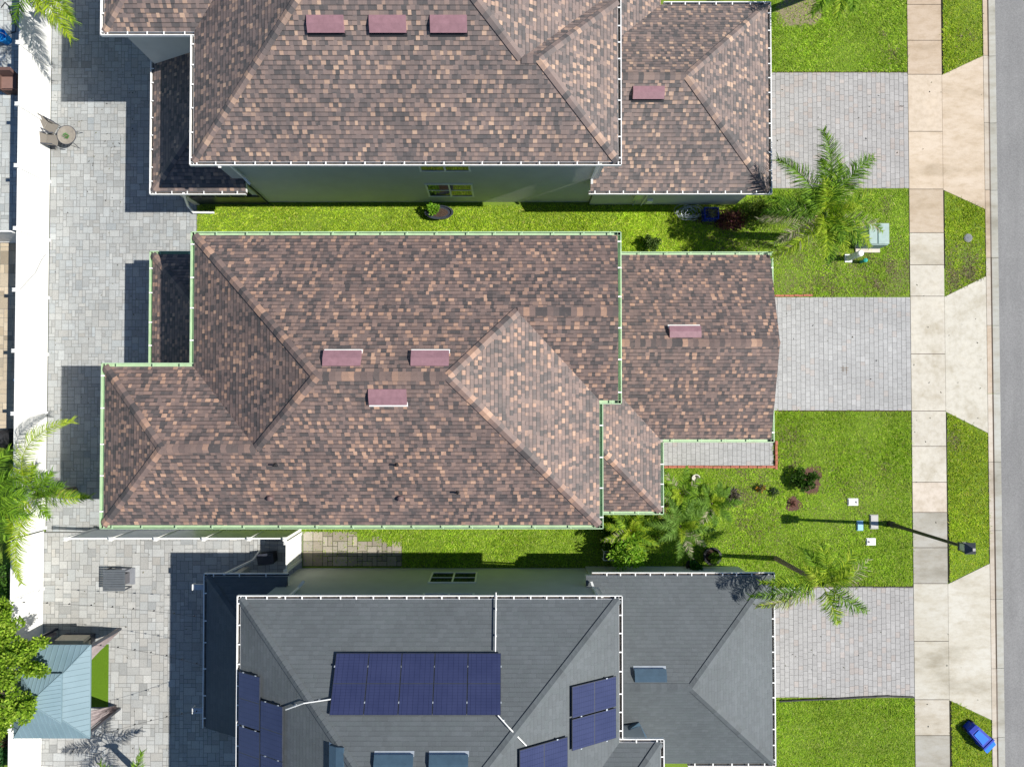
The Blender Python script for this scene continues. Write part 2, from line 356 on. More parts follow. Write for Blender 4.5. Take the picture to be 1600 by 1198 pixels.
# pavers: every stone is its own face, dark joints below
def tiling(x0, y0, x1, y1, mod, sizes, wts, seed):
    g = np.random.default_rng(seed); nx, ny = int((x1-x0)/mod), int((y1-y0)/mod); used = np.zeros((nx, ny), bool); out = []
    for j in range(ny):
        for i in range(nx):
            if used[i, j]: continue
            order = g.choice(len(sizes), len(sizes), replace=False, p=wts)
            for s in order:
                a, b = sizes[s]
                if i+a <= nx and j+b <= ny and not used[i:i+a, j:j+b].any():
                    used[i:i+a, j:j+b] = True; out.append((x0+i*mod, y0+j*mod, x0+(i+a)*mod, y0+(j+b)*mod)); break
    return out
SZ = [(1, 1), (2, 1), (1, 2), (2, 2), (3, 2), (2, 3)]; WT = [.10, .22, .16, .28, .14, .10]
def pavers(name, x0, y0, x1, y1, z, mod, colf, seed, gap=.008, keep=None, joint=(.17, .17, .165), sizes=SZ, wts=WT):
    tl = tiling(x0, y0, x1, y1, mod, sizes, wts, seed)
    if keep: tl = [t for t in tl if keep((t[0]+t[2])/2, (t[1]+t[3])/2)]
    t = np.array(tl); g = np.random.default_rng(seed+1); n = len(t); zz = z+.003*g.random(n)
    V = np.stack([np.stack([t[:, 0]+gap, t[:, 1]+gap, zz], 1), np.stack([t[:, 2]-gap, t[:, 1]+gap, zz], 1), np.stack([t[:, 2]-gap, t[:, 3]-gap, zz], 1), np.stack([t[:, 0]+gap, t[:, 3]-gap, zz], 1)], 1)
    C = np.array([colf(g, (a[0]+a[2])/2, (a[1]+a[3])/2) for a in tl])
    kind(quads_mesh(name, V, C, M['paver']), 'structure')
    mm = MB()
    if keep is None: mm.poly([(x0, y0, z-.006), (x1, y0, z-.006), (x1, y1, z-.006), (x0, y1, z-.006)], joint)
    else:
        for a in tl: mm.poly([(a[0], a[1], z-.006), (a[2], a[1], z-.006), (a[2], a[3], z-.006), (a[0], a[3], z-.006)], joint)
    kind(mm.build(name+'_joint', M['paver']), 'structure')
def pg(base, sp):
    def f(g, x, y):
        t = g.normal(0, 1)*sp; b = g.normal(0, .008); return np.clip(np.array(base)*(1+t)+np.array((b, 0, -b))*.6, .05, .7)
    return f
YF = Y(830.5, 0)                                        # line of the side fence
pavers('patio_paving', XF, YF, X(306, 0), YT, .012, .150, pg((.330, .342, .338), .075), 11)
pavers('patio_paving', XF-.1, YBOT, X(474, 0), YF-.02, .012, .18, pg((.365, .368, .355), .095), 21)
pavers('neighbor_paving', XF-9, Y(372, 0), XF-.12, YT, .012, .17, pg((.40, .42, .41), .10), 31)
pavers('neighbor_paving', XF-9, Y(692, 0), XF-.12, Y(373, 0), .012, .2, pg((.44, .37, .27), .12), 41)
pavers('side_path', X(475, 0), Y(884, 0), X(632, 0), Y(829, 0), .014, .22, pg((.30, .27, .22), .16), 51, gap=.012, joint=(.05, .06, .025),
       keep=lambda x, y: y < Y(829, 0)-.0 - max(0, (x-X(535, 0))*.27))
def brick_rows(name, x0, y0, x1, y1, z, colf, seed, bx=.205, by=.26):
    g = np.random.default_rng(seed); tl = []; x = x0; k = 0
    nx = max(1, round((x1-x0)/bx)); bx = (x1-x0)/nx
    for i in range(nx):
        yy = y0 - by*g.random()
        while yy < y1:
            a, b = max(yy, y0), min(yy+by, y1)
            if b-a > .05 or not tl: tl.append((x0+i*bx, a, x0+(i+1)*bx, b))
            else: q = tl[-1]; tl[-1] = (q[0], q[1], q[2], b) if abs(q[3]-a) < .01 and abs(q[0]-x0-i*bx) < .01 else q
            yy += by*(1 if g.random() < .75 else .62)
    t = np.array(tl); n = len(t); zz = z+.003*g.random(n); gap = .006
    V = np.stack([np.stack([t[:, 0]+gap, t[:, 1]+gap, zz], 1), np.stack([t[:, 2]-gap, t[:, 1]+gap, zz], 1), np.stack([t[:, 2]-gap, t[:, 3]-gap, zz], 1), np.stack([t[:, 0]+gap, t[:, 3]-gap, zz], 1)], 1)
    C = np.array([colf(g, (a[0]+a[2])/2, (a[1]+a[3])/2) for a in tl]); kind(quads_mesh(name, V, C, M['paver']), 'structure')
    mm = MB(); mm.box(x0, y0, -.1, x1, y1, z-.008, (.19, .185, .18), bottom=False); kind(mm.build(name+'_joint', M['paver']), 'structure')
def drive(base, pinkish):
    def f(g, x, y):
        q = .5+.5*math.sin(x*1.7+1.3*math.sin(y*1.1)+seedx)*math.sin(y*1.9+seedx*2); t = 1+g.normal(0, .032)
        c = np.array(base)*t
        if g.random() < pinkish*(.25+.75*q): c = c*np.array((1.06, .99, .95))
        if g.random() < .08: c = c*1.09
        return c
    return f
XG = X(1165, 0); XD1 = XSL-.01
seedx = .3; brick_rows('driveway', XG, Y(294.5, 0), XD1, Y(114, 0), .02, drive((.355, .345, .335), .30), 61)
seedx = 1.9; brick_rows('driveway', XG, Y(641, 0), XD1, Y(464.5, 0), .02, drive((.36, .36, .356), .08), 71)
seedx = 3.1; brick_rows('driveway', XG, Y(1089, 0), XD1, Y(917, 0), .02, drive((.355, .348, .34), .22), 81)
brick_rows('front_walk', X(1000, 0), Y(727, 0), X(1208, 0), Y(640, 0), .022, drive((.36, .36, .355), .05), 91)

for (u0, v0, u1, v1) in ((1477, -100, 1480, 116), (1477, 298, 1479, 420), (1477, 645, 1478.6, 800), (1477, 800, 1480, 910), (1477, 1094, 1480.5, 1290)): quad('verge_edge', XSR+.005, Y(v1, 0), XSR+(u1-u0)/34.9+.02, Y(v0, 0), .005, M['shaded_edge_soil'])  # bare soil strip beside the sidewalk, grass-edge shadow painted into its colour
for (u0, v0, u1, v1) in ((1213, 112.3, 1421, 114.2), (1213, 915.3, 1421, 917), (1210, 641, 1421, 642.6)): quad('lawn_edge', X(u0, 0), Y(v1, 0), XSL-.02, Y(v0, 0), .005, M['soil'])
# mulch beds and bare patches
def blob(name, u, v, ru, rv, z, mat, n=26, j=.18, col=None):
    c = P(u, v, 0); m = MB(); pts = []
    for k in range(n):
        a = 2*math.pi*k/n; r = 1+j*math.sin(a*3+u)+j*.6*random.uniform(-1, 1); pts.append((c.x+ru/34.9*r*math.cos(a), c.y+rv/34.9*r*math.sin(a), z))
    m.poly(pts, col); return m.build(name, mat)
for (u, v, ru, rv) in ((1247, 12, 36, 33), (1262, 748, 24, 21), (1240, 787, 12, 11.5), (1130, 342, 45, 17), (1062, 775, 25, 18), (1045, 800, 26, 22), (1148, 778, 10, 14)):
    kind(blob('mulch_bed', u, v, ru, rv, .006, M['mulch'] if v > 60 else M['straw']), 'structure')

# ================================================================== FENCES
def fence_post(root, x, y, h=1.95, s=.065, zc=.05):
    m = MB(); m.box(x-s, y-s, -.05, x+s, y+s, h)
    b = [(x-s-.015, y-s-.015, h), (x+s+.015, y-s-.015, h), (x+s+.015, y+s+.015, h), (x-s-.015, y+s+.015, h)]
    m.hexa(b, [(p[0], p[1], h+.025) for p in b])
    for i in range(4):
        p, q = b[i], b[(i+1) % 4]; m.poly([(p[0], p[1], h+.025), (q[0], q[1], h+.025), (x, y, h+.07)])
    return m.build('post', M['vinyl'], root)
def fence_panel(root, a, b, h=1.83, bottom=.05):
    a = Vector((a[0], a[1], 0)); b = Vector((b[0], b[1], 0)); d = (b-a); L = d.length; d.normalize(); n = Vector((-d.y, d.x, 0)); m = MB(); z = Vector((0, 0, 1))
    mid = (a+b)/2
    m.obox(mid+z*(bottom+.07), d*L/2, n*.028, z*.07); m.obox(mid+z*(h-.07), d*L/2, n*.028, z*.07)
    k = max(1, round(L/.22)); wv = L/k
    for i in range(k):
        m.obox(a+d*(wv*(i+.5))+z*(h/2+bottom/2), d*(wv/2-.002), n*(.016+(.0008 if i % 2 else 0)), z*(h/2-bottom/2-.13))
    return m.build('panel', M['vinyl'], root)
def fence_run(label, pts, h=1.83, cat='fence', ends=(True, True)):
    c = pts[0]; root = thing('vinyl_fence', (c[0], c[1], 0), label, cat)
    for i, p in enumerate(pts):
        if (i == 0 and not ends[0]) or (i == len(pts)-1 and not ends[1]): continue
        fence_post(root, *p, h=h+.1)
    for p, q in zip(pts, pts[1:]):
        d = (Vector(q)-Vector(p)).normalized()*.068; fence_panel(root, Vector(p)+d, Vector(q)-d, h)
    return root
xf = XF-.02
yv = [Y(v, 1.9) for v in (-130, -30, 67, 163, 259, 357, 453, 548, 646, 743, 838)]
fence_run('long white vinyl fence behind the brown-roofed houses, edging the grey patio', [(xf, y) for y in yv])
yv2 = [Y(v, 1.9) for v in (841, 940, 1040, 1140, 1240)]
fence_run('white vinyl fence behind the blue-grey gazebo, partly under the leafy tree', [(xf-.06, y) for y in yv2], ends=(False, True))
us = [35, 105, 175, 245, 320, 390, 446]; yh = Y(841, 1.83)
fence_run('white vinyl fence between the two patios, running along the lower edge of the center house', [(P(u, 841, 1.83).x, yh) for u in us][1:], ends=(True, True))
fence_run('short white vinyl side gate standing between the fence corner and the grey-roofed house', [(P(447.5, 845, 1.83).x, yh-.16), (P(447.5, 845, 1.83).x, Y(893, 1.83)+.05)])
yn = Y(362, 1.75)
fence_run("white vinyl fence dividing the neighbor's two patios, meeting the long fence at a right angle", [(xf-.2-2.4*i, yn) for i in range(4)], ends=(False, True))
#@@HOUSES
# ================================================================== HOUSES
ZE2, ZE1, PT, PG = 5.4, 2.7, .5, .44
def facet_uv(pts):
    p = [Vector(q) for q in pts]; n = Vector((0, 0, 0))
    for i in range(len(p)):
        a, b = p[i], p[(i+1) % len(p)]; n += Vector(((a.y-b.y)*(a.z+b.z), (a.z-b.z)*(a.x+b.x), (a.x-b.x)*(a.y+b.y)))
    n.normalize()
    if n.z < 0: p = p[::-1]; n = -n
    e = Vector((0, 0, 1)).cross(n)
    e = e.normalized() if e.length > 1e-5 else Vector((1, 0, 0)); s = n.cross(e)
    return p, [(q.dot(e)+50, q.dot(s)+50) for q in p], n, e, s
class Roof:
    def __init__(s, outline, ze, mat, trim='trim', drop=.16):
        s.m = MB(); s.ze = ze; s.mat = mat; s.caps = []
        o = [(p[0], p[1]) for p in outline]; a = sum(o[i][0]*o[(i+1) % len(o)][1]-o[(i+1) % len(o)][0]*o[i][1] for i in range(len(o)))
        if a < 0: o = o[::-1]
        for i in range(len(o)):
            p, q = o[i], o[(i+1) % len(o)]; s.m.poly([(p[0], p[1], ze-drop), (q[0], q[1], ze-drop), (q[0], q[1], ze), (p[0], p[1], ze)], None, 1)
        s.m.poly([(p[0], p[1], ze-drop) for p in o[::-1]], None, 1); s.trim = trim; s.planes = {}
    def facet(s, key, *pts):
        p, uv, n, e, sl = facet_uv(pts); s.m.poly(p, None, 0, uv); s.planes[key] = (p[0], n, e, sl)
    def tri(s, *pts): s.m.poly(pts, None, 1)
    def cap(s, *segs): s.caps += segs
    def build(s, parent, capmat=None, w=.15, name='roof'):
        r = s.m.build(name, [s.mat, M[s.trim]], parent); g = random.Random(int(s.ze*100)+len(s.caps))
        for a, b in s.caps:
            c = MB(); a, b = Vector(a), Vector(b); d = b-a; L = d.length; d.normalize(); side = d.cross(Vector((0, 0, 1))).normalized(); up = side.cross(d)
            flat = abs(d.z) < .05; dropv = .5 if flat else .32; t = 0; j = 0; off = g.random()*20
            if d.z > 0: a, b = b, a; d = -d; side = -side
            while t < L-.02:                            # each cap laps over the next lower one
                l = min(.2, L-t); p, q = a+d*t, a+d*(t+l); h0, h1 = .030, .016
                for sg in (1, -1):
                    o0, o1 = side*sg*w, side*sg*w
                    pts = [p+up*h0, p+o0+up*(h0-w*dropv), q+o1+up*(h1+.014-w*dropv), q+up*(h1+.022)]
                    if sg > 0: pts = pts[::-1]
                    u0 = 50.3+.30*int(off*50+j)+.15; c.poly(pts, None, 0, [(u0, 50.03+j*1.45)]*4)
                t += l; j += 1
            c.build('ridge_cap', capmat or s.mat, r)
        return r
def gutter(parent, pts, z, mat, strap=1.15, side=1, wd=.135, h=.11, name='gutter', strapmat='gutter_white', ends=True):
    horiz = abs(pts[0][1]-pts[-1][1]) < .1
    if mat == 'gutter_green' and horiz: strapmat = mat
    """open trough along the polyline; side=+1 trough lies to the left of the direction of travel"""
    m = MB()
    for p, q in zip(pts, pts[1:]):
        a, b = Vector((p[0], p[1], z)), Vector((q[0], q[1], z)); d = b-a; L = d.length
        if L < .02: continue
        d.normalize(); n = Vector((-d.y, d.x, 0))*side; zz = Vector((0, 0, 1)); mid = (a+b)/2
        m.obox(mid-n*wd/2-zz*(h-.004), d*(L/2+wd*.0), n*wd/2, zz*.004, None, 2 if mat == 'gutter_white' else 0)             # floor
        m.obox(mid-n*.006-zz*h/2, d*L/2, n*.007, zz*h/2)                            # outer wall
        m.obox(mid-n*.012+zz*.006, d*L/2, n*.016, zz*.006)                          # rolled lip
        m.obox(mid-n*(wd-.006)-zz*h/2, d*L/2, n*.005, zz*h/2)                       # back
        t = strap*.4
        while t < L-.1:
            m.obox(a+d*t-n*wd/2+zz*.014, d*.022, n*wd/2, zz*.004, None, 1); t += strap*random.uniform(.85, 1.15)
    return m.build(name, [M[mat], M[strapmat], M['gutter_shade']], parent)
def inset(poly, d):
    """inset a rectilinear counter-clockwise plan outline"""
    o = [(p[0], p[1]) for p in poly]; a = sum(o[i][0]*o[(i+1) % len(o)][1]-o[(i+1) % len(o)][0]*o[i][1] for i in range(len(o)))
    if a < 0: o = o[::-1]
    n = len(o); out = []
    for i in range(n):
        p, c, q = Vector(o[i-1]), Vector(o[i]), Vector(o[(i+1) % n]); d1 = (c-p).normalized(); d2 = (q-c).normalized()
        n1 = Vector((-d1.y, d1.x)); n2 = Vector((-d2.y, d2.x)); v = c+n1*d+n2*d if abs(n1.dot(n2)) < .5 else c+n1*d; out.append((v.x, v.y))
    return out
def window(parent, x0, x1, y, z0, z1, face, panes=2):
    """double window in a wall facing -y (face=-1) or +y (face=1)"""
    f = MB(); t = .05; yy = y+face*.02; sp = (x1-x0)/panes
    f.box(x0-t, y, z0-t, x1+t, yy+face*.02, z0); f.box(x0-t, y, z1, x1+t, yy+face*.02, z1+t)
    for i in range(panes+1):
        xx = x0+i*sp; f.box(xx-t*.7, y, z0, xx+t*.7, yy+face*.018, z1)
    f.box(x0, y, (z0+z1)/2-.02, x1, yy+face*.01, (z0+z1)/2+.02)
    w_ = f.build('window', M['trim'], parent); g = MB(); g.box(x0, y, z0, x1, y+face*.012, z1); g.build('pane', M['glass'], w_)
def downspout(parent, pts, mat='gutter_white', s=.045):
    m = MB(); pts = [Vector(p) for p in pts]
    for a, b in zip(pts, pts[1:]):
        d = b-a; L = d.length; d.normalize(); x = Vector((1, 0, 0)) if abs(d.x) < .9 else Vector((0, 1, 0)); y = d.cross(x).normalized(); x = y.cross(d)
        m.obox((a+b)/2, x*s, y*s*.8, d*(L/2+s*.6))
    return m.build('downspout', M[mat], parent)
def roof_vent(parent, roof, key, u, v, L=1.22, D=.52, mat='vent', lip='trim', h=.125):
    p0, n, e, s = roof.planes[key]; c = PP(u, v, (p0, n)); m = MB()
    E = e*L/2; up = c+s*D/2; lo = c-s*D/2
    tb = [up-E+n*.03, up+E+n*.03]; mid = [c+s*.02-E+n*(h*.98), c+s*.02+E+n*(h*.98)]; tl = [lo-E+n*h, lo+E+n*h]; bb = [up-E, up+E, lo-E, lo+E]
    m.poly([mid[0], mid[1], tb[1], tb[0]]); m.poly([tl[0], tl[1], mid[1], mid[0]])
    m.poly([bb[0], tb[0], tb[1], bb[1]])
    for sg, i in ((-1, 0), (1, 1)): m.poly([bb[i], tb[i], mid[i], tl[i], bb[2+i]], None, 0)
    m.poly([lo-E+n*(h-.035), lo+E+n*(h-.035), tl[1], tl[0]], None, 1)
    m.poly([lo-E+s*.03, lo+E+s*.03, lo+E+s*.03+n*(h-.035), lo-E+s*.03+n*(h-.035)], None, 2)
    m.poly([lo-E*1.03-s*.105+n*.012, lo+E*1.03-s*.105+n*.012, lo+E*1.03+s*.06+n*.02, lo-E*1.03+s*.06+n*.02], None, 1)
    return m.build('roof_vent', [M[mat], M[lip], M['black']], parent)
def pipe_vent(parent, roof, key, u, v, hood=False):
    p0, n, e, s = roof.planes[key]; c = PP(u, v, (p0, n)); m = MB()
    if hood: m.obox(c+n*.006, e*.11, s*.12, n*.006); m.lathe(c, [(.10, 0), (.10, .09), (.085, .14), (.04, .17), (0, .175)], 14)
    else: m.lathe(c, [(.075, -.02), (.06, .06), (.035, .09), (.035, .26), (.026, .26), (.026, .2), (0, .2)], 10)
    return m.build('hooded_vent' if hood else 'pipe_vent', M['vent_brown'] if hood else M['black'], parent)
def main_roof(mat, xLL, xL, xR1, xR2, yN, yW, yRb, yF, ze, gable, lean=.30, g=.13):
    s = 1 if yN > yF else -1                            # the near side is the lawn strip side
    xLL += g; xL += g; xR1 -= g; xR2 -= g; yN -= s*g; yF += s*g; yW -= s*g; yRb += s*g
    out = [(xLL, yF), (xR1, yF), (xR1, yRb), (xR2, yRb), (xR2, yN), (xL, yN), (xL, yW), (xLL, yW)]
    r = Roof(out, ze, mat); w_ = abs(yN-yF)/2; ym = (yN+yF)/2; zr = ze+PT*w_
    aL, aR = (xL+w_, ym, zr), (xR1-w_, ym, zr); wl = abs(yW-yF)/2; yl = (yW+yF)/2; zl = ze+PT*wl; jL, aLL = (xL+wl, yl, zl), (xLL+wl, yl, zl)
    wr = abs(yN-yRb)/2; yr = (yN+yRb)/2; z2 = ze+PT*wr; jR = (xR1-wr, yr, z2); eR = (xR2-lean, yr, z2) if gable else (xR2-wr, yr, z2)
    q = lambda x, y: (x, y, ze)
    r.facet('N', q(xL, yN), q(xR2, yN), eR, jR, aR, aL); r.facet('W', q(xL, yW), q(xL, yN), aL, jL)
    r.facet('WN', q(xLL, yW), q(xL, yW), jL, aLL); r.facet('WW', q(xLL, yF), q(xLL, yW), aLL)
    r.facet('S', q(xLL, yF), aLL, jL, aL, aR, q(xR1, yF)); r.facet('E', q(xR1, yF), aR, jR, q(xR1, yRb)); r.facet('RS', q(xR1, yRb), jR, eR, q(xR2, yRb))
    if gable: r.tri(q(xR2, yRb), eR, q(xR2, yN)) if s < 0 else r.tri(q(xR2, yRb), q(xR2, yN), eR)
    else: r.facet('RE', q(xR2, yRb), eR, q(xR2, yN)); r.cap((q(xR2, yN), eR), (q(xR2, yRb), eR))
    r.cap((q(xL, yN), aL), (aL, aR), (aL, jL), (jL, aLL), (aLL, q(xLL, yW)), (aLL, q(xLL, yF)), (aR, q(xR1, yF)), (aR, jR), (jR, eR))
    r.out = out; return r
def garage_roof(mat, xW, xE, xG, yNear, yGb, yFar, ze, gable, g=.12, xgapex=None):
    """front wing: garage ridge along x, porch lean-to on its far side"""
    s = 1 if yNear > yGb else -1; xE -= g; xG -= g; yNear -= s*g; yGb += s*g; yFar += s*g
    q = lambda x, y: (x, y, ze); w_ = abs(yNear-yGb)/2; yr = (yNear+yGb)/2; zr = ze+PG*w_; d = xE-xW
    out = [(xW, yFar), (xE, yFar), (xE, yGb), (xG, yGb), (xG, yNear), (xW, yNear)]; r = Roof(out, ze, mat)
    e = (xgapex, yr, zr) if gable else (xG-w_, yr, zr); rw = (xW, yr, zr)
    v2 = (xW, yGb+s*d, ze+PG*d); h2 = (xW, yFar+s*d, ze+PG*d)
    if d <= w_: r.facet('GS', q(xE, yGb), q(xG, yGb), e, rw, v2)
    r.facet('GN', q(xW, yNear), rw, e, q(xG, yNear))
    if yFar != yGb: r.facet('PE', q(xE, yFar), q(xE, yGb), v2, h2); r.facet('PS', q(xW, yFar), q(xE, yFar), h2); r.cap((q(xE, yFar), h2))
    if gable: r.tri(q(xG, yGb), e, q(xG, yNear)) if s < 0 else r.tri(q(xG, yGb), q(xG, yNear), e)
    else: r.facet('GE', q(xG, yGb), e, q(xG, yNear)); r.cap((q(xG, yNear), e), (q(xG, yGb), e))
    r.cap((rw, e)); r.out = out; return r

# ---------------------------------------------------------------- center house
z = ZE2; B = thing('house', (0, 1, 0), 'center house with brown blend shingles, pale green gutters and a gabled garage roof', 'house', 'houses in the row')
bx = dict(xLL=X(157, z, 690), xL=X(297.5, z, 450), xR1=X(942.5, z, 730), xR2=X(971, z, 480), yN=Y(362, z), yW=Y(567, z), yRb=Y(631, z), yF=Y(826, z))
rB = main_roof(M['shingle_center'], ze=z, gable=True, lean=.26, **bx)
wp = inset(rB.out, .32); m = MB(); m.prism(wp, -.05, z-.15); m.build('wall', M['wall'], B)
roofB = rB.build(B)
q = bx; gutter(B, [(q['xLL'], q['yF']), (q['xR1'], q['yF'])], z, 'gutter_green', side=-1)
gutter(B, [(q['xR1'], q['yF']), (q['xR1'], q['yRb'])], z, 'gutter_green', 1.05, side=-1)
gutter(B, [(q['xR1']-.13, q['yRb']), (q['xR2'], q['yRb'])], z, 'gutter_green', side=-1)
gutter(B, [(q['xR2'], q['yRb']), (q['xR2'], q['yN'])], z, 'gutter_green', 1.05, side=-1)
gutter(B, [(q['xR2'], q['yN']), (q['xL'], q['yN'])], z, 'gutter_green', 1.0, side=-1)
gutter(B, [(q['xL'], q['yN']), (q['xL'], q['yW']-.0)], z, 'gutter_green', side=-1)
gutter(B, [(q['xL']+.13, q['yW']), (q['xLL'], q['yW'])], z, 'gutter_green', side=-1)
gutter(B, [(q['xLL'], q['yW']), (q['xLL'], q['yF'])], z, 'gutter_green', side=-1)
for u, v, k in ((535, 561, 'N'), (672, 561, 'N'), (606, 619, 'S')): roof_vent(roofB, rB, k, u, v)
for u, v in ((431, 726), (620, 726), (715, 769)): pipe_vent(roofB, rB, 'S', u, v)
for u, v in ((423, 778), (626, 778)): pipe_vent(roofB, rB, 'S', u, v, True)
# front wing
z = ZE1; gx = dict(xW=X(944, z, 650)-.5, xE=X(1037, z, 750), xG=X(1209, z, 560), yNear=Y(393.5, z), yGb=Y(691, z), yFar=Y(803.5, z))
gB = garage_roof(M['shingle_center'], ze=z, gable=True, xgapex=P(1219, 535, z+1.65).x, **gx)
m = MB(); m.prism(inset(gB.out, .34), -.05, z-.15); m.build('garage_wall', M['wall'], B)
groofB = gB.build(B, name='garage_roof'); roof_vent(groofB, gB, 'GN', 1070, 519.5, L=1.2, D=.46)
q = gx; gutter(B, [(q['xG'], q['yNear']), (X(965, z), q['yNear'])], z, 'gutter_green', 1.05, side=-1)
gutter(B, [(q['xG'], q['yNear']-.25), (q['xG'], q['yNear']-2.1)], z, 'gutter_green', 1.0, side=1)
gutter(B, [(q['xE'], q['yGb']), (q['xG'], q['yGb'])], z, 'gutter_green', 1.0, side=-1)
gutter(B, [(q['xG'], q['yGb']), (q['xG'], q['yGb']+2.2)], z, 'gutter_green', 1.0, side=-1)
gutter(B, [(q['xE'], q['yFar']), (q['xE'], q['yGb'])], z, 'gutter_green', .8, side=-1)
gutter(B, [(X(942, z), q['yFar']), (q['xE'], q['yFar'])], z, 'gutter_green', 1.0, side=-1)
gd = MB(); gxw = q['xG']-.12-.34; gd.box(gxw, Y(640, 0)+.3, 0, gxw+.03, Y(466, 0)-.3, 2.2)
for i in range(1, 4): gd.box(gxw+.03, Y(640, 0)+.3, .55*i-.015, gxw+.04, Y(466, 0)-.3, .55*i+.015)
gd.build('garage_door', M['trim'], B)
# lanai roof
def lanai(house, mat, gmat, x0, xe, yS, yT, xi, d_s, z=ZE1, s=1, gapw=.12, strap=1.1):
    """hip roof wrapping the rear corner: eaves at x0 (rear) and yS; s=+1 when the yS eave faces -y"""
    x = x0+gapw; ys = yS+s*gapw; d = xi-x; q = lambda a, b: (a, b, z)
    o = [(x, ys), (xe, ys), (xe, ys+s*d_s), (xi, ys+s*d_s), (xi, yT), (x, yT)]; r = Roof(o, z, mat)
    r.facet('W', q(x, ys), (xi, ys+s*d, z+PG*d), (xi, yT, z+PG*d), q(x, yT))
    if xe > xi+.1: r.facet('S', q(x, ys), q(xe, ys), (xe, ys+s*d_s, z+PG*d_s), (xi, ys+s*d_s, z+PG*d_s), (xi, ys+s*d, z+PG*d))
    else: r.facet('S', q(x, ys), q(xi, ys), (xi, ys+s*d, z+PG*d))
    r.cap((q(x, ys), (xi, ys+s*d, z+PG*d)))
    rr = r.build(house, name='lanai_roof'); gutter(house, [(x0, yT), (x0, yS)], z, gmat, strap, side=1*-s if s > 0 else 1)
    gutter(house, [(x0, yS), (max(xe, xi), yS)], z, gmat, strap, side=-s)
    for yy in (ys+s*.45, (ys+yT)/2, yT-s*.3): m = MB(); m.box(x+.35, yy-.12, 0, x+.6, yy+.12, z-.15); m.build('lanai_column', M['wall'], house)
    return r
xi = bx['xL']+.13+.3; lanai(B, M['shingle_center'], 'gutter_green', X(233, ZE1, 480), xi-.02, Y(392.5, ZE1), Y(572, ZE1)-.6, xi, .4, s=-1)

# ---------------------------------------------------------------- house at the top
z = ZE2; A = thing('house', (0, 13.5, 0), 'house at the top with brown shingles, white gutters and a hipped garage roof', 'house', 'houses in the row')
yN = Y(258.5, z); wid = bx['yN']-bx['yF']
ax = dict(xLL=X(157, z, 30), xL=X(297, z, 150), xR1=X(945, z, 50), xR2=X(971, z, 130), yN=yN, yW=Y(55.5, z), yRb=yN+6.15, yF=yN+wid)
rA = main_roof(M['shingle_north'], ze=z, gable=False, **ax)
wp = inset(rA.out, .32); m = MB(); m.prism(wp, -.05, z-.15); m.build('wall', M['wall_grey'], A)
roofA = rA.build(A); q = ax
gutter(A, [(q['xL'], q['yN']), (q['xR2'], q['yN'])], z, 'gutter_white', .68, side=-1)
gutter(A, [(q['xR2'], q['yN']), (q['xR2'], q['yRb'])], z, 'gutter_white', .68, side=-1)
gutter(A, [(q['xL'], q['yW']), (q['xL'], q['yN'])], z, 'gutter_white', .82, side=-1)
gutter(A, [(q['xLL'], q['yW']), (q['xL']+.13, q['yW'])], z, 'gutter_white', .68, side=-1)
gutter(A, [(q['xLL'], q['yF']), (q['xLL'], q['yW'])], z, 'gutter_white', .68, side=-1)
for u in (509, 606, 701): roof_vent(roofA, rA, 'N', u, 38, lip='black')
yw = min(p[1] for p in wp)
for z0, z1 in ((.85, 2.25), (3.75, 5.1)): window(A, X(668, 1.5), X(738, 1.5), yw, z0, z1, -1)
z = ZE1; hx = dict(xW=X(972, z, 150)-1.3, xE=X(1037, z, 0), xG=X(1205.5, z, 150), yNear=Y(303.5, z), yGb=Y(3, z), yFar=Y(3, z)+2.9)
gA = garage_roof(M['shingle_north'], ze=z, gable=False, **hx)
m = MB(); wpg = inset(gA.out, .34); m.prism(wpg, -.05, z-.15); m.build('garage_wall', M['wall_grey'], A)
groofA = gA.build(A, name='garage_roof'); roof_vent(groofA, gA, 'GN', 1013, 145, L=1.2, D=.46, lip='black'); q = hx
gutter(A, [(X(920, z, 303), q['yNear']), (q['xG'], q['yNear'])], z, 'gutter_white', .62, side=-1)
gutter(A, [(q['xG'], q['yNear']), (q['xG'], q['yGb'])], z, 'gutter_white', .65, side=-1)
gutter(A, [(q['xG'], q['yGb']), (q['xE'], q['yGb'])], z, 'gutter_white', .65, side=-1)
ygw = min(p[1] for p in wpg)
mb = MB(); mb.box(X(990, 1), ygw-.12, 1.0, X(1003, 1), ygw, 1.75); mb.box(X(996, 1), ygw-.08, .1, X(998, 1), ygw, 1.0); mb.build('meter_box', M['steel'], A)
mb = MB(); mb.box(X(1015, 1), ygw-.1, .4, X(1024, 1), ygw, .75); mb.tube([(X(1010, 1), ygw-.06, .1), (X(1010, 1), ygw-.06, 2.3)], .03, 6); mb.build('utility_pipe', M['trim'], A)
xi = ax['xL']+.13+.3; rl = lanai(A, M['shingle_north'], 'gutter_white', X(234.5, ZE1, 200), X(384, ZE1, 303), Y(304, ZE1), Y(96, ZE1)+.6, xi, .50, s=1, strap=.66)
xs = P(345, 262, 5.2).x; downspout(A, [(xs, yN-.06+.05, 5.3), (xs, yw-.07, 5.0), (xs, yw-.07, 3.2), (xs+.15, yw-.25, 3.0)])
xs = P(938, 262, 5.2).x; downspout(A, [(xs, yN+.05, 5.3), (xs, yw-.07, 5.0), (xs, yw-.07, 3.1), (xs+.02, yw-.2, 2.95)])
yc = Y(304, ZE1)+.5; xs = P(300, 310, 2).x; downspout(A, [(P(288, 303, 2.6).x, Y(304, ZE1)+.05, 2.65), (P(300, 320, 0).x, yc-.2, .35), (P(305, 330, 0).x, yc-.42, .12), (P(335, 330, 0).x, yc-.42, .09)])
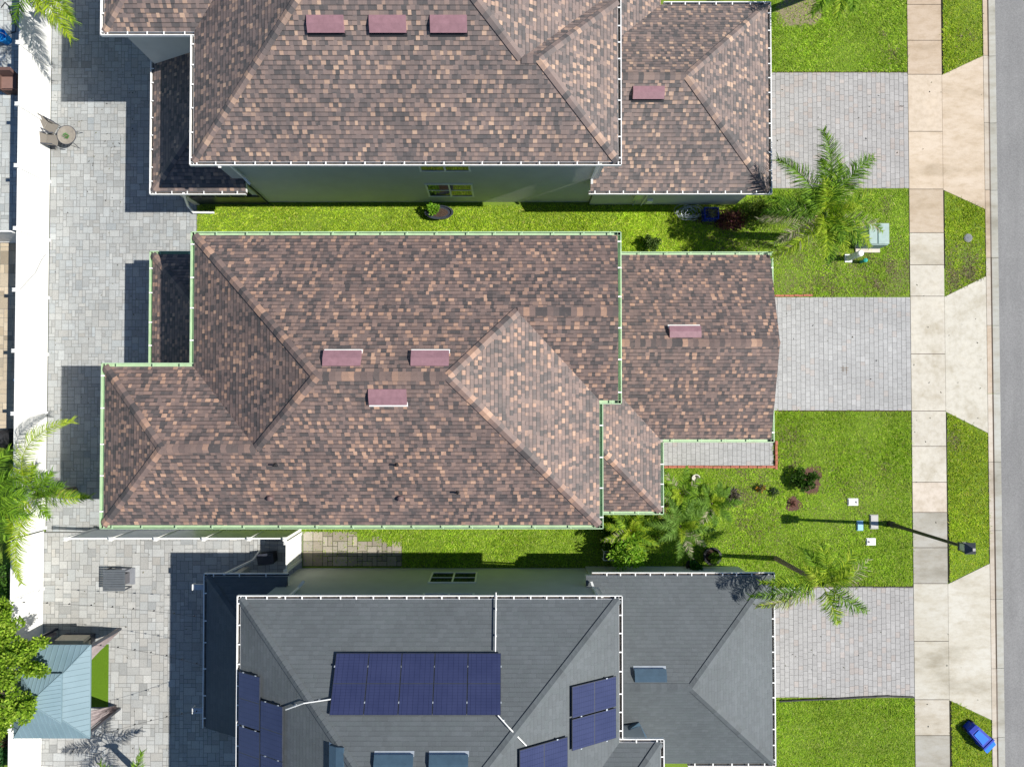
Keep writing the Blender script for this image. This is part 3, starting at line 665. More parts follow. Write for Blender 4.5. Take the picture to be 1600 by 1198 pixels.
lw = MB(); xa, xb = X(234.5, ZE1, 200)+.6, X(384, ZE1, 303); lw.box(xa, yc, 0, xb-.1, yc+.12, .9); lw.box(xa, yc, 2.3, xb-.1, yc+.12, 2.55)
for i in range(6): xx = xa+(xb-.1-xa)*i/5; lw.box(xx-.03, yc+.003, .9, xx+.03, yc+.1, 2.3)
lw.build('lanai_screen_frame', M['dark_metal'], A)

# ---------------------------------------------------------------- house at the bottom
z = ZE2; Cc = thing('house', (0, -12.5, 0), 'house at the bottom with charcoal shingles and blue solar panels', 'house', 'houses in the row')
g = .13; yN = Y(930, z); xL = X(369.5, z, 1050); xR = X(973, z, 1040); xP = X(1038, z, 1170); yP = Y(1154, z); yF = yN-10.6
x0, x1, x2, yn, yp, yf = xL+g, xR-g, xP-g, yN-g, yP-g, yF+g; wd = (yn-yf)/2; ym = (yn+yf)/2; zr = z+PT*wd
o = [(x0, yf), (x2, yf), (x2, yp), (x1, yp), (x1, yn), (x0, yn)]; rC = Roof(o, z, M['shingle_dark']); qq = lambda a, b: (a, b, z)
wr = (yp-yf)/2; yr = (yp+yf)/2; zr2 = z+PT*wr; aL, aR = (x0+wd, ym, zr), (x1-wd, ym, zr); jR, eR = (x1-wr, yr, zr2), (x2-wr, yr, zr2)
rC.facet('N', qq(x0, yn), qq(x1, yn), aR, aL); rC.facet('W', qq(x0, yf), qq(x0, yn), aL); rC.facet('S', qq(x0, yf), aL, aR, jR, eR, qq(x2, yf))
rC.facet('E', qq(x1, yn), aR, jR, qq(x1, yp)); rC.facet('RN', qq(x1, yp), jR, eR, qq(x2, yp)); rC.facet('RE', qq(x2, yp), eR, qq(x2, yf))
rC.cap((qq(x0, yn), aL), (qq(x1, yn), aR), (aL, aR), (qq(x0, yf), aL), (qq(x2, yp), eR), (jR, eR), (aR, jR))
wp = inset(o, .32); m = MB(); m.prism(wp, -.05, z-.15); m.build('wall', M['wall_grey'], Cc)
roofC = rC.build(Cc)
gutter(Cc, [(xR, yN), (xL, yN)], z, 'gutter_white', .66, side=-1); gutter(Cc, [(xL, yN), (xL, yF)], z, 'gutter_white', .7, side=-1)
gutter(Cc, [(xR, yP), (xR, yN)], z, 'gutter_white', .74, side=-1); gutter(Cc, [(xP, yP), (xR-.13, yP)], z, 'gutter_white', .66, side=-1); gutter(Cc, [(xP, yF), (xP, yP)], z, 'gutter_white', .7, side=-1)
yw = max(p[1] for p in wp)
for z0, z1 in ((.85, 2.25), (3.8, 5.1)): window(Cc, X(674, 1.5), X(744, 1.5), yw, z0, z1, 1)
for k, u, v in (('N', 615, 1193), ('N', 701, 1193)): roof_vent(roofC, rC, k, u, v, mat='vent_grey', L=1.25, lip='steel')
roof_vent(roofC, rC, 'W', 528, 1193, mat='vent_grey', L=1.2, lip='steel')
# solar panels
def solar_panel(u, v, key, along, ups, corner=(0, 0), off=(0, 0), seam='v'):
    """panel lying on a roof plane; (u,v) anchors a reference point, off counts metres along the eave / up the slope"""
    p0, n, e, s = rC.planes[key]; c = PP(u, v, (p0, n))+n*.12+e*(off[0]+along/2)+s*(off[1]+ups/2); m = MB(); t = n*.02
    m.obox(c-n*.02, e*(along/2-.008), s*(ups/2-.008), t)
    fr = m.build('solar_panel', M['dark_metal'], Cc); m = MB(); a, b = along/2-.022, ups/2-.022
    if seam == 'v': parts = [(-a, -b, a, -.016), (-a, .016, a, b)]
    else: parts = [(-a, -b, -.016, b), (.016, -b, a, b)]
    for (q0, r0, q1, r1) in parts: m.poly([c+e*q0+s*r0+n*.003, c+e*q1+s*r0+n*.003, c+e*q1+s*r1+n*.003, c+e*q0+s*r1+n*.003], None, 0, [(q0+9, r0+9), (q1+9, r0+9), (q1+9, r1+9), (q0+9, r1+9)])
    m.build('cell_sheet', M['solar'], fr)
    m = MB()
    for sx, sy in ((-1, -.55), (1, -.55), (-1, .6)): m.obox(c+e*(along/2)*sx+s*ups/2*sy+n*.004, e*.016, s*.03, n*.012)
    m.build('clamp', M['steel'], fr)
e = rC.planes['N'][2]; sgn = 1 if e.x > 0 else -1
for i in range(5): solar_panel(525 if sgn > 0 else 783, 1020, 'N', 1.13, 1.90, off=(i*1.13, 0), seam='v')
for du, dv, k in ((960, 1101, 0), (960, 1150, 1)): solar_panel(du, dv, 'E', 1.07, 1.86, seam='v', off=(0, 0))
for i in range(3): solar_panel(884.5, 1148+49*i+49, 'E', 1.07, 1.86, seam='v', off=(0, 0))
eW = rC.planes['W'][2]
for i in range(3): solar_panel(377, 1046+84*i+(84 if eW.y > 0 else 0), 'W', 1.86, 1.05, seam='h')
for i in range(2): solar_panel(411, 1091+84*i+(84 if eW.y > 0 else 0), 'W', 1.86, 1.05, seam='h')
def conduit(pts, keys):
    pp = [PP(u, v, (rC.planes[k][0], rC.planes[k][1]))+rC.planes[k][1]*.10 for (u, v), k in zip(pts, keys)]; m = MB(); m.tube(pp, .022, 7)
    for t in (.3, .75): c = pp[0].lerp(pp[-1], t) if len(pp) == 2 else pp[1].lerp(pp[int(t > .5)*2], .5); m.box(c.x-.03, c.y-.03, c.z-.12, c.x+.03, c.y+.03, c.z-.02)
    m.build('conduit', M['trim'], Cc)
conduit([(775, 926), (774, 1018)], 'NN'); conduit([(450, 1106), (478, 1096), (524, 1091)], 'WWN'); conduit([(778, 1117), (795, 1136), (820, 1162)], 'NNE')
# garage wing of the bottom house
z = ZE1; xW = X(974, z, 1000)-1.5; xG = X(1211.5, z, 1050); yNr = Y(894, z); ySo = Y(1197, z); g = .12
x1g, yn, ys = xG-g, yNr-g, ySo+g; w_ = (yn-ys)/2; yr = (yn+ys)/2; zr = z+PG*w_; e3 = (x1g-w_, yr, zr); rw = (xW, yr, zr)
o = [(xW, ys), (x1g, ys), (x1g, yn), (xW, yn)]; gC = Roof(o, z, M['shingle_dark']); qq = lambda a, b: (a, b, z)
gC.facet('N', qq(xW, yn), rw, e3, qq(x1g, yn)); gC.facet('S', qq(xW, ys), qq(x1g, ys), e3, rw); gC.facet('E', qq(x1g, ys), e3, qq(x1g, yn)); gC.cap((rw, e3), (qq(x1g, yn), e3), (qq(x1g, ys), e3))
wpg = inset(o, .34); m = MB(); m.prism(wpg, -.05, z-.15); m.build('garage_wall', M['wall_grey'], Cc)
groofC = gC.build(Cc, name='garage_roof'); roof_vent(groofC, gC, 'N', 1016, 1055, mat='vent_grey', L=1.2, D=.46, lip='steel')
gutter(Cc, [(xG, yNr), (X(925, z, 894), yNr)], z, 'gutter_white', .6, side=-1); gutter(Cc, [(xG, ySo), (xG, yNr)], z, 'gutter_white', .68, side=-1); gutter(Cc, [(X(1075, z, 1197), ySo), (xG, ySo)], z, 'gutter_white', .68, side=-1)
pS = (gC.planes['S'][0], gC.planes['S'][1]); m = MB(); pts = [PP(u, v, pS)+Vector((0, 0, h)) for u, v, h in ((972, 1153, .5), (1012, 1153, .12), (998, 1127, .06), (972, 1134, .5))]; m.poly(pts); m.poly([p-Vector((0, 0, .25)) for p in pts[::-1]])
for i in range(4): p, q_ = pts[i], pts[(i+1) % 4]; m.poly([p, p-Vector((0, 0, .25)), q_-Vector((0, 0, .25)), q_])
m.build('roof_flashing', M['vent_grey'], Cc)
xi = xL+.13+.3; lanai(Cc, M['shingle_dark'], 'gutter_white', X(317.5, ZE1, 1000), X(450, ZE1, 897), Y(895.5, ZE1), Y(1137, ZE1)+.6 - .6, xi, .42, s=-1, strap=1.0)
xs = P(438, 928, 5.2).x; downspout(Cc, [(xs, yN-.05, 5.3), (xs, yw+.07, 5.0), (xs, yw+.07, 3.2), (xs+.12, yw+.25, 3.0)])
xs = P(940, 926, 5.2).x; downspout(Cc, [(xs, yN-.05, 5.3), (xs, yw+.07, 5.0), (xs, yw+.07, 3.1), (xs-.04, yw+.2, 2.95)])
for v in (917, 1110):
    p = P(301.5, v, 2.2); m = MB(); m.box(p.x, p.y-.11, 2.1, p.x+.55, p.y+.11, 2.2); m.box(p.x-.03, p.y-.12, 2.0, p.x, p.y+.12, 2.22, None, 1); m.build('beam_end', [M['steel'], M['trim']], Cc)
xs = X(372, 1.3, 895); downspout(Cc, [(xs, Y(895.5, ZE1)-.05, 2.6), (xs+.35, Y(895.5, ZE1)-.05+.05, .6), (xs+.42, Y(895.5, ZE1)+.25, .1)])
#@@OBJECTS
# ================================================================== PLANTS
def frond_mesh(base, az, L, el0, droop, ll, n, cols, lw=.03, plume=.5, curl=0.0, start=.14, seed=0, fall=.7, thin=.018):
    n = int(n*1.7); lw = lw*.78
    """one pinnate frond: a rachis that arches over and leaflets on both sides, as quads (n,4,3) + colours"""
    g = np.random.default_rng(seed); K = 26; pts = [np.array(base, float)]; tg = []
    for i in range(K):
        t = i/(K-1); e = el0-droop*t**1.1; a = az+curl*t; d = np.array((math.cos(e)*math.cos(a), math.cos(e)*math.sin(a), math.sin(e))); tg.append(d); pts.append(pts[-1]+d*L/K)
    pts = np.array(pts); Q = []; C = []
    def strip(p, q, w0, w1, col, nrm=(0, 0, 1)):
        d = q-p; s = np.cross(d, nrm); s = s/(np.linalg.norm(s)+1e-9); Q.append([p-s*w0, p+s*w0, q+s*w1, q-s*w1]); C.append(col)
    rc = np.array(cols[0])*np.array((1.25, 1.1, .9))
    for i in range(K):
        w0 = thin*(1-.8*i/K); w1 = thin*(1-.8*(i+1)/K); strip(pts[i], pts[i+1], w0, w1, rc); strip(pts[i], pts[i+1], w0, w1, rc, (math.sin(az), -math.cos(az), .2))
    for j in range(n):
        t = start+(1-start)*(j+g.random()*.6)/n; x = t*(K-1); i = int(x); p = pts[i]*(1-(x-i))+pts[min(i+1, K)]*(x-i); d = tg[min(i, K-1)]
        side = np.cross(d, (0, 0, 1)); side /= np.linalg.norm(side)+1e-9; up = np.cross(side, d)
        prof = math.sin(math.pi*min(1, .18+.82*t)**.8)**.6 if t < .97 else .5
        for sg in (1, -1):
            l = ll*max(.25, prof)*g.uniform(.8, 1.12); fw = .35+.75*t+g.normal(0, .10); lift = g.normal(.15, plume)
            dd = side*sg+d*fw+up*lift; dd /= np.linalg.norm(dd); p1 = p+dd*l*.55; d2 = dd+np.array((0, 0, -fall))*g.uniform(.6, 1.3); d2 /= np.linalg.norm(d2); p2 = p1+d2*l*.45
            c = np.array(cols[g.integers(len(cols))])*g.uniform(.75, 1.25); nr = up+side*g.normal(0, .5)
            strip(p, p1, lw*.5, lw*.55, c, nr); strip(p1, p2, lw*.55, lw*.08, c, nr)
    return np.array(Q), np.array(C)
GRN = [(.12, .23, .018), (.17, .30, .022), (.22, .36, .03), (.07, .15, .012)]
LIME = [(.26, .36, .02), (.32, .42, .03), (.20, .30, .02), (.38, .44, .05)]
DKG = [(.07, .15, .014), (.11, .22, .02), (.14, .27, .02), (.045, .10, .010)]
DRY = [(.33, .30, .20), (.42, .38, .28), (.26, .27, .13), (.38, .36, .24)]
MIX = GRN+LIME
def palm(label, base, crown, fronds, trunk_r=.11, group='palm trees in the gardens', name='palm_tree', seed=1, crownshaft=True):
    """fronds: (azimuth deg, length, start elevation deg, droop deg, leaflet length, count, palette, curl deg, options)"""
    root = thing(name, base, label, 'palm', group); b, c = Vector(base), Vector(crown); m = MB()
    pts = [b+(c-b)*t+Vector((0, 0, 0)) for t in np.linspace(0, 1, 9)]; rs = [trunk_r*(1.35-.5*t+.06*(i % 2)) for i, t in enumerate(np.linspace(0, 1, 9))]
    pts[0] = pts[0]-Vector((0, 0, .1)); m.tube(pts, rs, 12); m.build('trunk', M['bark'], root, smooth=True)
    if crownshaft:
        m = MB(); m.lathe(c-Vector((0, 0, .25)), [(trunk_r*.9, 0), (trunk_r*1.15, .15), (trunk_r*.9, .4), (.02, .6)], 10, (.10, .16, .03)); m.build('crownshaft', M['colored'], root, smooth=True)
    for k, f in enumerate(fronds):
        az, L, e0, dr, ll, n, pal, curl = f[:8]; op = f[8] if len(f) > 8 else {}
        st = c+Vector((math.cos(R(az))*trunk_r*.5, math.sin(R(az))*trunk_r*.5, .05))
        Q, C = frond_mesh(st, R(az), L, R(e0), R(dr), ll, n, pal, curl=R(curl), seed=seed*100+k, **op)
        quads_mesh('frond', Q, C, M['leaf'], root)
    return root
def below(u, v, zc, zb=0.0, lean=(0, 0)):
    c = P(u, v, zc); return (c.x+lean[0], c.y+lean[1], zb), (c.x, c.y, zc)
# large palm between the top and center driveways
b, c = below(1285, 338, 3.1)
palm('tall palm with broad green and bleached fronds on the lawn between the upper two driveways', b, c, [
    (95, 3.5, 50, 75, .80, 62, DKG+GRN, 6), (72, 3.3, 48, 88, .76, 60, DKG+GRN, -44), (128, 3.2, 42, 70, .72, 56, DKG+GRN[:2], 14), (108, 2.4, 58, 80, .7, 46, GRN, -10), (84, 2.2, 62, 80, .7, 44, GRN+LIME[:1], 0), (175, 2.5, 30, 70, .6, 46, DKG, 0), (318, 2.0, 40, 75, .55, 42, GRN+DKG, 0), (275, 2.1, 36, 75, .55, 42, DKG+GRN, 0),
    (160, 2.4, 30, 60, .55, 44, DKG+GRN[:2], 8), (184, 2.6, 18, 55, .55, 46, DRY+GRN[:1], -6), (205, 2.3, 24, 62, .5, 40, DRY+GRN[:2], 10), (233, 2.6, 25, 66, .52, 46, LIME+DRY[:1], -28),
    (262, 1.9, 48, 80, .55, 40, LIME, 10), (300, 1.8, 45, 75, .55, 40, LIME, -10), (330, 2.4, 32, 70, .55, 44, LIME+GRN[:2], -8), (352, 2.7, 24, 60, .5, 46, GRN+DRY[:2], -12),
    (18, 2.2, 30, 65, .5, 42, MIX, 14), (40, 1.9, 20, 55, .5, 40, DRY+GRN[:1], 25), (110, 1.7, 70, 70, .5, 36, LIME, 0), (240, 1.3, 66, 70, .45, 30, LIME, 0), (10, 1.3, 68, 70, .45, 30, LIME, 0), (290, 1.5, 62, 80, .5, 34, GRN, 0), (150, 1.5, 60, 80, .5, 34, GRN, 0)], .15, seed=3)
# palm leaning over the lower driveway
b0 = P(1212, 872, 0); c0 = P(1283, 911, 4.0)
palm('slender leaning palm whose fronds hang over the edge of the lower driveway', tuple(b0), tuple(c0), [
    (60, 2.0, 52, 80, .60, 42, LIME+GRN, -10), (95, 1.9, 55, 85, .6, 40, MIX, 10), (20, 2.2, 38, 80, .55, 42, GRN+DRY[:2], 18), (-38, 2.2, 30, 70, .55, 42, DKG+GRN, 14), (-72, 1.9, 25, 70, .55, 38, LIME+DKG, 12),
    (170, 2.5, 30, 72, .5, 44, LIME+GRN, 20), (188, 2.9, 22, 60, .5, 46, DKG+GRN, 8), (205, 2.7, 15, 50, .5, 44, DRY+LIME, -6), (120, 1.8, 48, 85, .55, 38, GRN, 0), (140, 1.6, 65, 80, .5, 30, LIME, 0), (40, 1.4, 68, 80, .5, 30, LIME, 0)], .085, seed=5)
# palms at the rear fence
b0 = P(116, 766, 0); c0 = P(57, 774, 2.75)
palm('palm growing by the white fence at the lower left corner of the center house', tuple(b0), tuple(c0), [
    (100, 4.6, 42, 62, .62, 64, LIME, -92, dict(plume=.15, lw=.028)), (0, 2.4, 30, 60, .55, 40, LIME+GRN, -2, dict(lw=.032)), (256, 3.6, 30, 50, .6, 60, LIME, 22, dict(plume=.18)), (235, 2.0, 40, 70, .6, 34, LIME, 12),
    (45, 1.6, 55, 80, .6, 34, GRN, 0), (75, 1.5, 60, 80, .6, 34, GRN, 0), (20, 1.6, 50, 80, .6, 32, DKG, 0), (150, 1.8, 35, 70, .6, 36, DKG+GRN, 0), (185, 2.0, 30, 70, .6, 36, GRN, 0), (310, 1.2, 50, 90, .5, 30, GRN, 0), (210, 1.6, 45, 80, .55, 32, GRN, 0)], .13, seed=7)
b0 = P(-18, 770, 0); c0 = P(-32, 775, 2.9)
palm('dark green feathery palm beyond the fence at the left edge of the picture', tuple(b0), tuple(c0), [
    (a, 2.6, 42, 75, .75, 44, DKG+GRN, 8) for a in (80, 48, 22, 0, -22, -48, -75, 110, 180)], .12, seed=9)
b0 = P(84, -8, 0); c0 = P(74, -26, 3.3)
palm('palm at the top left whose drooping lime frond hangs over the patio by the fence', tuple(b0), tuple(c0), [
    (-72, 2.9, 40, 80, .7, 50, LIME, 16), (-50, 2.3, 45, 90, .7, 44, LIME+GRN, -10), (-110, 2.4, 48, 70, .6, 44, DKG, 0), (200, 2.6, 35, 60, .6, 44, DKG, 0), (-88, 1.7, 60, 95, .65, 40, LIME, 0), (20, 2, 40, 70, .6, 40, GRN, 0), (90, 2, 40, 70, .6, 40, GRN, 0)], .12, seed=11)
b0 = P(1296, -20, 0); c0 = P(1312, -34, 3.6)
palm('palm at the top edge of the lawn above the upper driveway', tuple(b0), tuple(c0), [
    (-100, 1.9, 40, 85, .6, 42, GRN+LIME, 8), (-70, 1.6, 42, 85, .6, 40, GRN, -8), (-128, 2.1, 38, 75, .6, 40, GRN, 0), (170, 2.4, 30, 60, .6, 42, DKG, 0), (200, 2.6, 35, 70, .6, 42, DKG, 0), (20, 2, 40, 70, .6, 40, GRN, 0), (80, 2, 40, 70, .6, 40, GRN, 0)], .13, seed=13)
b0 = P(232, 1222, 0); c0 = P(214, 1236, 3.0)
palm('palm standing below the bottom edge of the gazebo patio', tuple(b0), tuple(c0), [(a, 2.0, 45, 75, .5, 34, GRN, 5) for a in (20, 75, 130, 185, 240, 300)], .11, seed=15)
# pygmy date palms of the front bed
def pygmy(label, u, v, h, L, seed, n=13, pal=GRN, ll=.30):
    n -= 3
    b, c = below(u, v, h); g = random.Random(seed)
    fr = [(360*k/n+g.uniform(-9, 9), L*g.uniform(.85, 1.1), g.uniform(28, 52), g.uniform(60, 85), ll, 23, pal if g.random() < .8 else pal+DRY[:2], g.uniform(-10, 10), dict(lw=.034, plume=.14, fall=.3, thin=.02)) for k in range(n)]
    fr += [(g.uniform(0, 360), L*.55, 72, 60, ll*.8, 22, LIME, 0, dict(lw=.02, plume=.2)) for k in range(3)]
    return palm(label, b, c, fr, .07, 'young date palms in the front bed', 'date_palm', seed, False)
pygmy('young date palm with a star of pale fronds left of the large black pot', 1063, 822, 1.15, 1.5, 21, 13, [(.11, .21, .03), (.16, .27, .05), (.08, .16, .02)])
pygmy('young date palm close to the porch gutter of the center house', 1062, 770, .9, 1.25, 22, 12)
pygmy('young date palm spreading on the front lawn below the brick-edged walk', 1112, 786, .8, 1.25, 23, 12, [(.11, .21, .025), (.14, .25, .03), (.08, .16, .015)])
pygmy('young palm tuft at the corner between the center house and its porch', 985, 828, .8, 1.45, 24, 14, LIME[:2]+GRN)
def leafball(name, label, cat, u, v, h, r, n, cols, seed, leaf=(.10, .045), zs=.8, group=None, clumps=9, stem=True, trunk=.04, sx=1.0, sy=1.0, base_lift=0.0):
    """shrub: stems with leaf clusters at their ends, gaps between them"""
    g = np.random.default_rng(seed); c = P(u, v, h); root = thing(name, (c.x, c.y, base_lift), label, cat, group)
    cc = []
    for k in range(clumps):
        a = 2*math.pi*k/clumps*1.0+g.normal(0, .4); q = r*math.sqrt(g.random()) * .8; cc.append((c.x+q*sx*math.cos(a), c.y+q*sy*math.sin(a), base_lift+h*(.55+.45*g.random())*(1-.3*(q/r)**2), r*g.uniform(.28, .45)))
    m = MB()
    for k in cc: m.tube([(c.x, c.y, base_lift-.05), (c.x*.5+k[0]*.5, c.y*.5+k[1]*.5, base_lift+k[2]*.45), k[:3]], [trunk, trunk*.7, trunk*.3], 5)
    m.build('stem', M['bark'], root)
    Q, C = leaf_cloud(g, cc, n, cols, leaf, zs); quads_mesh('foliage', Q, C, M['leaf'], root); return root
def leaf_cloud(g, cc, n, cols, leaf, zs=.8):
    cc = np.array(cc); wt = cc[:, 3]**2; idx = g.choice(len(cc), n, p=wt/wt.sum()); d = g.normal(0, 1, (n, 3)); d /= np.linalg.norm(d, axis=1)[:, None]; rad = g.random(n)**.45
    p = cc[idx, :3]+d*(cc[idx, 3]*rad)[:, None]*np.array((1, 1, zs)); p[:, 2] = np.maximum(p[:, 2], .02)
    ax = d*.8+g.normal(0, .5, (n, 3))+np.array((0, 0, .15)); ax /= np.linalg.norm(ax, axis=1)[:, None]; up = g.normal(0, .6, (n, 3))+np.array((0, 0, 1)); s = np.cross(ax, up); s /= np.linalg.norm(s, axis=1)[:, None]+1e-9
    l = leaf[0]*g.uniform(.7, 1.25, n)[:, None]; w_ = leaf[1]*g.uniform(.7, 1.2, n)[:, None]; q = p+ax*l*.5
    V = np.stack([p, q+s*w_, p+ax*l, q-s*w_], 1); C = np.array(cols)[g.integers(len(cols), size=n)]*g.uniform(.7, 1.25, n)[:, None]; return V, C
leafball('frangipani_shrub', 'bright green leafy shrub beside the folded bench by the wall of the grey-roofed house', 'shrub', 985, 866, 1.5, .85, 1500, [(.16, .32, .02), (.22, .40, .03), (.12, .26, .02), (.30, .44, .06)], 31, (.17, .035), .6, clumps=15)
leafball('shrub', 'dark green shrub in the mulch ring on the front lawn', 'shrub', 1261, 749, .6, .5, 1500, [(.04, .10, .012), (.07, .15, .02), (.03, .07, .01)], 32, (.09, .035), .8, clumps=12)
leafball('shrub', 'small round bush against the upper wall line of the center garage', 'shrub', 1018, 377, .55, .42, 1100, [(.05, .10, .02), (.08, .14, .03), (.12, .17, .05)], 33, (.07, .03), .8, clumps=10)
leafball('shrub', 'low plum-red bushes beside the blue tub under the upper garage wall', 'shrub', 1143, 344, .42, .72, 1900, [(.16, .05, .06), (.22, .08, .07), (.10, .03, .04), (.20, .12, .06)], 34, (.10, .03), .7, clumps=16, sx=1.0, sy=.45)
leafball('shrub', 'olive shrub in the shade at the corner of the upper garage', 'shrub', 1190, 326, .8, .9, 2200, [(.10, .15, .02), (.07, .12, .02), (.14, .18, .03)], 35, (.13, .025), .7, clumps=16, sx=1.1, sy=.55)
leafball('shrub', 'yellow-green ground shrub between the porch and the lower house', 'shrub', 1008, 836, .7, .9, 2400, [(.14, .24, .02), (.22, .32, .03), (.09, .17, .015)], 36, (.13, .03), .6, clumps=18, sx=1.1, sy=.6)
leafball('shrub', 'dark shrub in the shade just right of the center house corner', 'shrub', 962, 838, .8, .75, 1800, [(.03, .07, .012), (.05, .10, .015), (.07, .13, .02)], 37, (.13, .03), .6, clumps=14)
leafball('bromeliad', 'small plant with an orange flower on the front lawn', 'plant', 1190, 762, .18, .16, 130, [(.10, .12, .08), (.20, .19, .14), (.55, .22, .01)], 38, (.16, .02), .6, clumps=6, trunk=.008)
leafball('bromeliad', 'purple-grey rosette plant at the edge of the front bed', 'plant', 1146, 776, .25, .3, 320, [(.15, .12, .12), (.22, .19, .16), (.07, .06, .06)], 39, (.2, .02), .6, clumps=7, trunk=.008)
leafball('bromeliad', 'tiny dark rosette on the lawn left of the large mulch ring', 'plant', 1210, 769, .18, .15, 120, [(.04, .08, .03), (.08, .10, .06)], 40, (.13, .02), .6, clumps=5, trunk=.008)
leafball('bromeliad', 'brownish seedling in the small mulch disc on the front lawn', 'plant', 1240, 786, .12, .16, 90, [(.16, .07, .06), (.22, .10, .08)], 41, (.1, .02), .6, clumps=5, trunk=.006)
# leafy tree beyond the fence, by the gazebo
def tree(label, base, cc, n, cols, seed, leaf, name='leafy_tree'):
    g = np.random.default_rng(seed); root = thing(name, base, label, 'tree'); m = MB(); b = Vector(base); top = b+Vector((0, 0, cc[0][2]*.55)); m.tube([b-Vector((0, 0, .1)), b*.5+top*.5, top], [.14, .11, .09], 10)
    for k in cc: q = Vector(k[:3]); m.tube([top, top.lerp(q, .5)+Vector((0, 0, .15)), q], [.06, .04, .015], 6)
    m.build('trunk', M['bark'], root); Q, C = leaf_cloud(g, cc, n, cols, leaf, .7); quads_mesh('crown', Q, C, M['leaf'], root); return root
gt = random.Random(8); cl = []
for (u, v, z_, r) in ((20, 975, 3.2, .7), (8, 1010, 3.5, .8), (40, 1015, 3.3, .5), (18, 1050, 3.7, .9), (48, 1048, 3.4, .4), (6, 1095, 3.5, .9), (28, 1100, 3.4, .6), (8, 1132, 3.1, .5), (-15, 1050, 3.8, .9), (-8, 958, 3.1, .6), (-30, 1110, 3.5, .9)):
    for k in range(5 if r > .45 else 3): cl.append((u+gt.uniform(-1, 1)*r*26, v+gt.uniform(-1, 1)*r*26, z_+gt.uniform(-.5, .25), gt.uniform(.20, .36)))
cl += [(60, 1005, 3.1, .26), (70, 1003, 3.0, .18), (62, 1047, 3.3, .24), (70, 1049, 3.2, .17), (42, 1093, 3.3, .28), (46, 1110, 3.2, .22), (40, 1122, 3.1, .2)]
tree('leafy lime-green tree overhanging the gazebo roof from beyond the fence', tuple(P(30, 1020, 0)+Vector((-.9, -.3, 0))), [(*P(u, v, z), r) for u, v, z, r in cl], 12000, [(.15, .26, .018), (.21, .34, .025), (.27, .41, .035), (.09, .17, .014), (.34, .45, .06)], 51, (.13, .04))
leafball('garden_shrub', 'green leafy shrub behind the fence just below the dark palm', 'shrub', 6, 905, 1.0, .8, 1500, [(.06, .14, .02), (.09, .20, .03), (.04, .09, .02)], 52, (.13, .04))
leafball('garden_shrub', 'reddish shrub behind the fence under the leafy tree', 'shrub', 6, 1150, .9, .55, 900, [(.20, .09, .07), (.14, .07, .05), (.10, .14, .04)], 53, (.10, .03))
leafball('garden_shrub', 'dark green shrub behind the fence in the lower left corner', 'shrub', 2, 1185, .8, .55, 900, [(.03, .10, .03), (.05, .14, .04)], 54, (.12, .04))

# ================================================================== STREET AND LAWN THINGS
# street lamp
b0 = P(1391, 818, 0); t0 = P(1509, 855, 4.55)
L = thing('street_lamp', tuple(b0), 'black street lamp on the verge by the sidewalk, throwing a long shadow on the lawn', 'street lamp')
bx0, by0 = (b0.x+t0.x)/2, (b0.y+t0.y)/2; L.location = (bx0, by0, 0); WL[L.name] = (bx0, by0, 0)
m = MB(); m.lathe((bx0, by0, 0), [(.14, 0), (.14, .25), (.10, .32), (.085, .9), (.075, 1.0), (.06, 4.1), (.055, 4.3)], 16); m.build('pole', M['black'], L, smooth=True)
m = MB(); m.box(bx0-.14, by0-.14, 4.28, bx0+.14, by0+.14, 4.34); m.box(bx0-.07, by0-.07, 4.2, bx0+.07, by0+.07, 4.28)
for sx in (-1, 1):
    for sy in (-1, 1): m.obox((bx0+sx*.15, by0+sy*.15, 4.53), (.014, 0, 0), (0, .014, 0), (0, 0, .2))
m.build('lantern_frame', M['dark_metal'], L)
m = MB(); q0 = [(bx0+sx*.12, by0+sy*.12, 4.34) for sx, sy in ((-1, -1), (1, -1), (1, 1), (-1, 1))]; q1 = [(bx0+sx*.15, by0+sy*.15, 4.71) for sx, sy in ((-1, -1), (1, -1), (1, 1), (-1, 1))]; m.hexa(q0, q1); m.build('lantern_glass', M['steel'], L)
m = MB(); q1 = [(bx0+sx*.21, by0+sy*.21, 4.72) for sx, sy in ((-1, -1), (1, -1), (1, 1), (-1, 1))]; q2 = [(bx0+sx*.05, by0+sy*.05, 4.92) for sx, sy in ((-1, -1), (1, -1), (1, 1), (-1, 1))]; m.hexa(q1, q2); m.build('lantern_cap', M['dark_metal'], L)
# utility boxes
tc = P(1373, 365, .75); T = thing('transformer_box', (tc.x, tc.y, 0), 'pale green utility transformer box on a concrete pad beside the tall palm', 'utility box')
m = MB(); m.box(tc.x-.42, tc.y-.5, .08, tc.x+.42, tc.y+.42, .72, (.25, .33, .31)); q = [(tc.x-.44, tc.y-.46), (tc.x+.44, tc.y-.46), (tc.x+.44, tc.y+.44), (tc.x-.44, tc.y+.44)]
m.build('cabinet', M['colored'], T); m = MB(); m.hexa([(a, b_, .72) for a, b_ in q], [(a, b_, .78+(.03 if a < tc.x else 0)) for a, b_ in q], (.31, .40, .375)); m.box(tc.x-.06, tc.y-.45, .80, tc.x-.03, tc.y+.43, .825, (.22, .32, .30)); m.build('lid', M['colored'], T)
m = MB(); m.box(tc.x-.62, tc.y-.66, -.02, tc.x+.46, tc.y+.5, .08, (.55, .50, .44)); m.build('pad', M['concrete'], T)
pc = P(1331, 400, .5); b0 = P(1325, 404, 0); T = thing('cable_pedestal', (b0.x, b0.y, 0), 'pale green cylindrical cable pedestal with a white cap next to the transformer box', 'cable pedestal')
m = MB(); m.lathe((b0.x, b0.y, 0), [(.13, 0), (.13, .75), (.12, .78), (.12, .92)], 18, (.40, .47, .42)); m.build('tube', M['colored'], T, smooth=False)
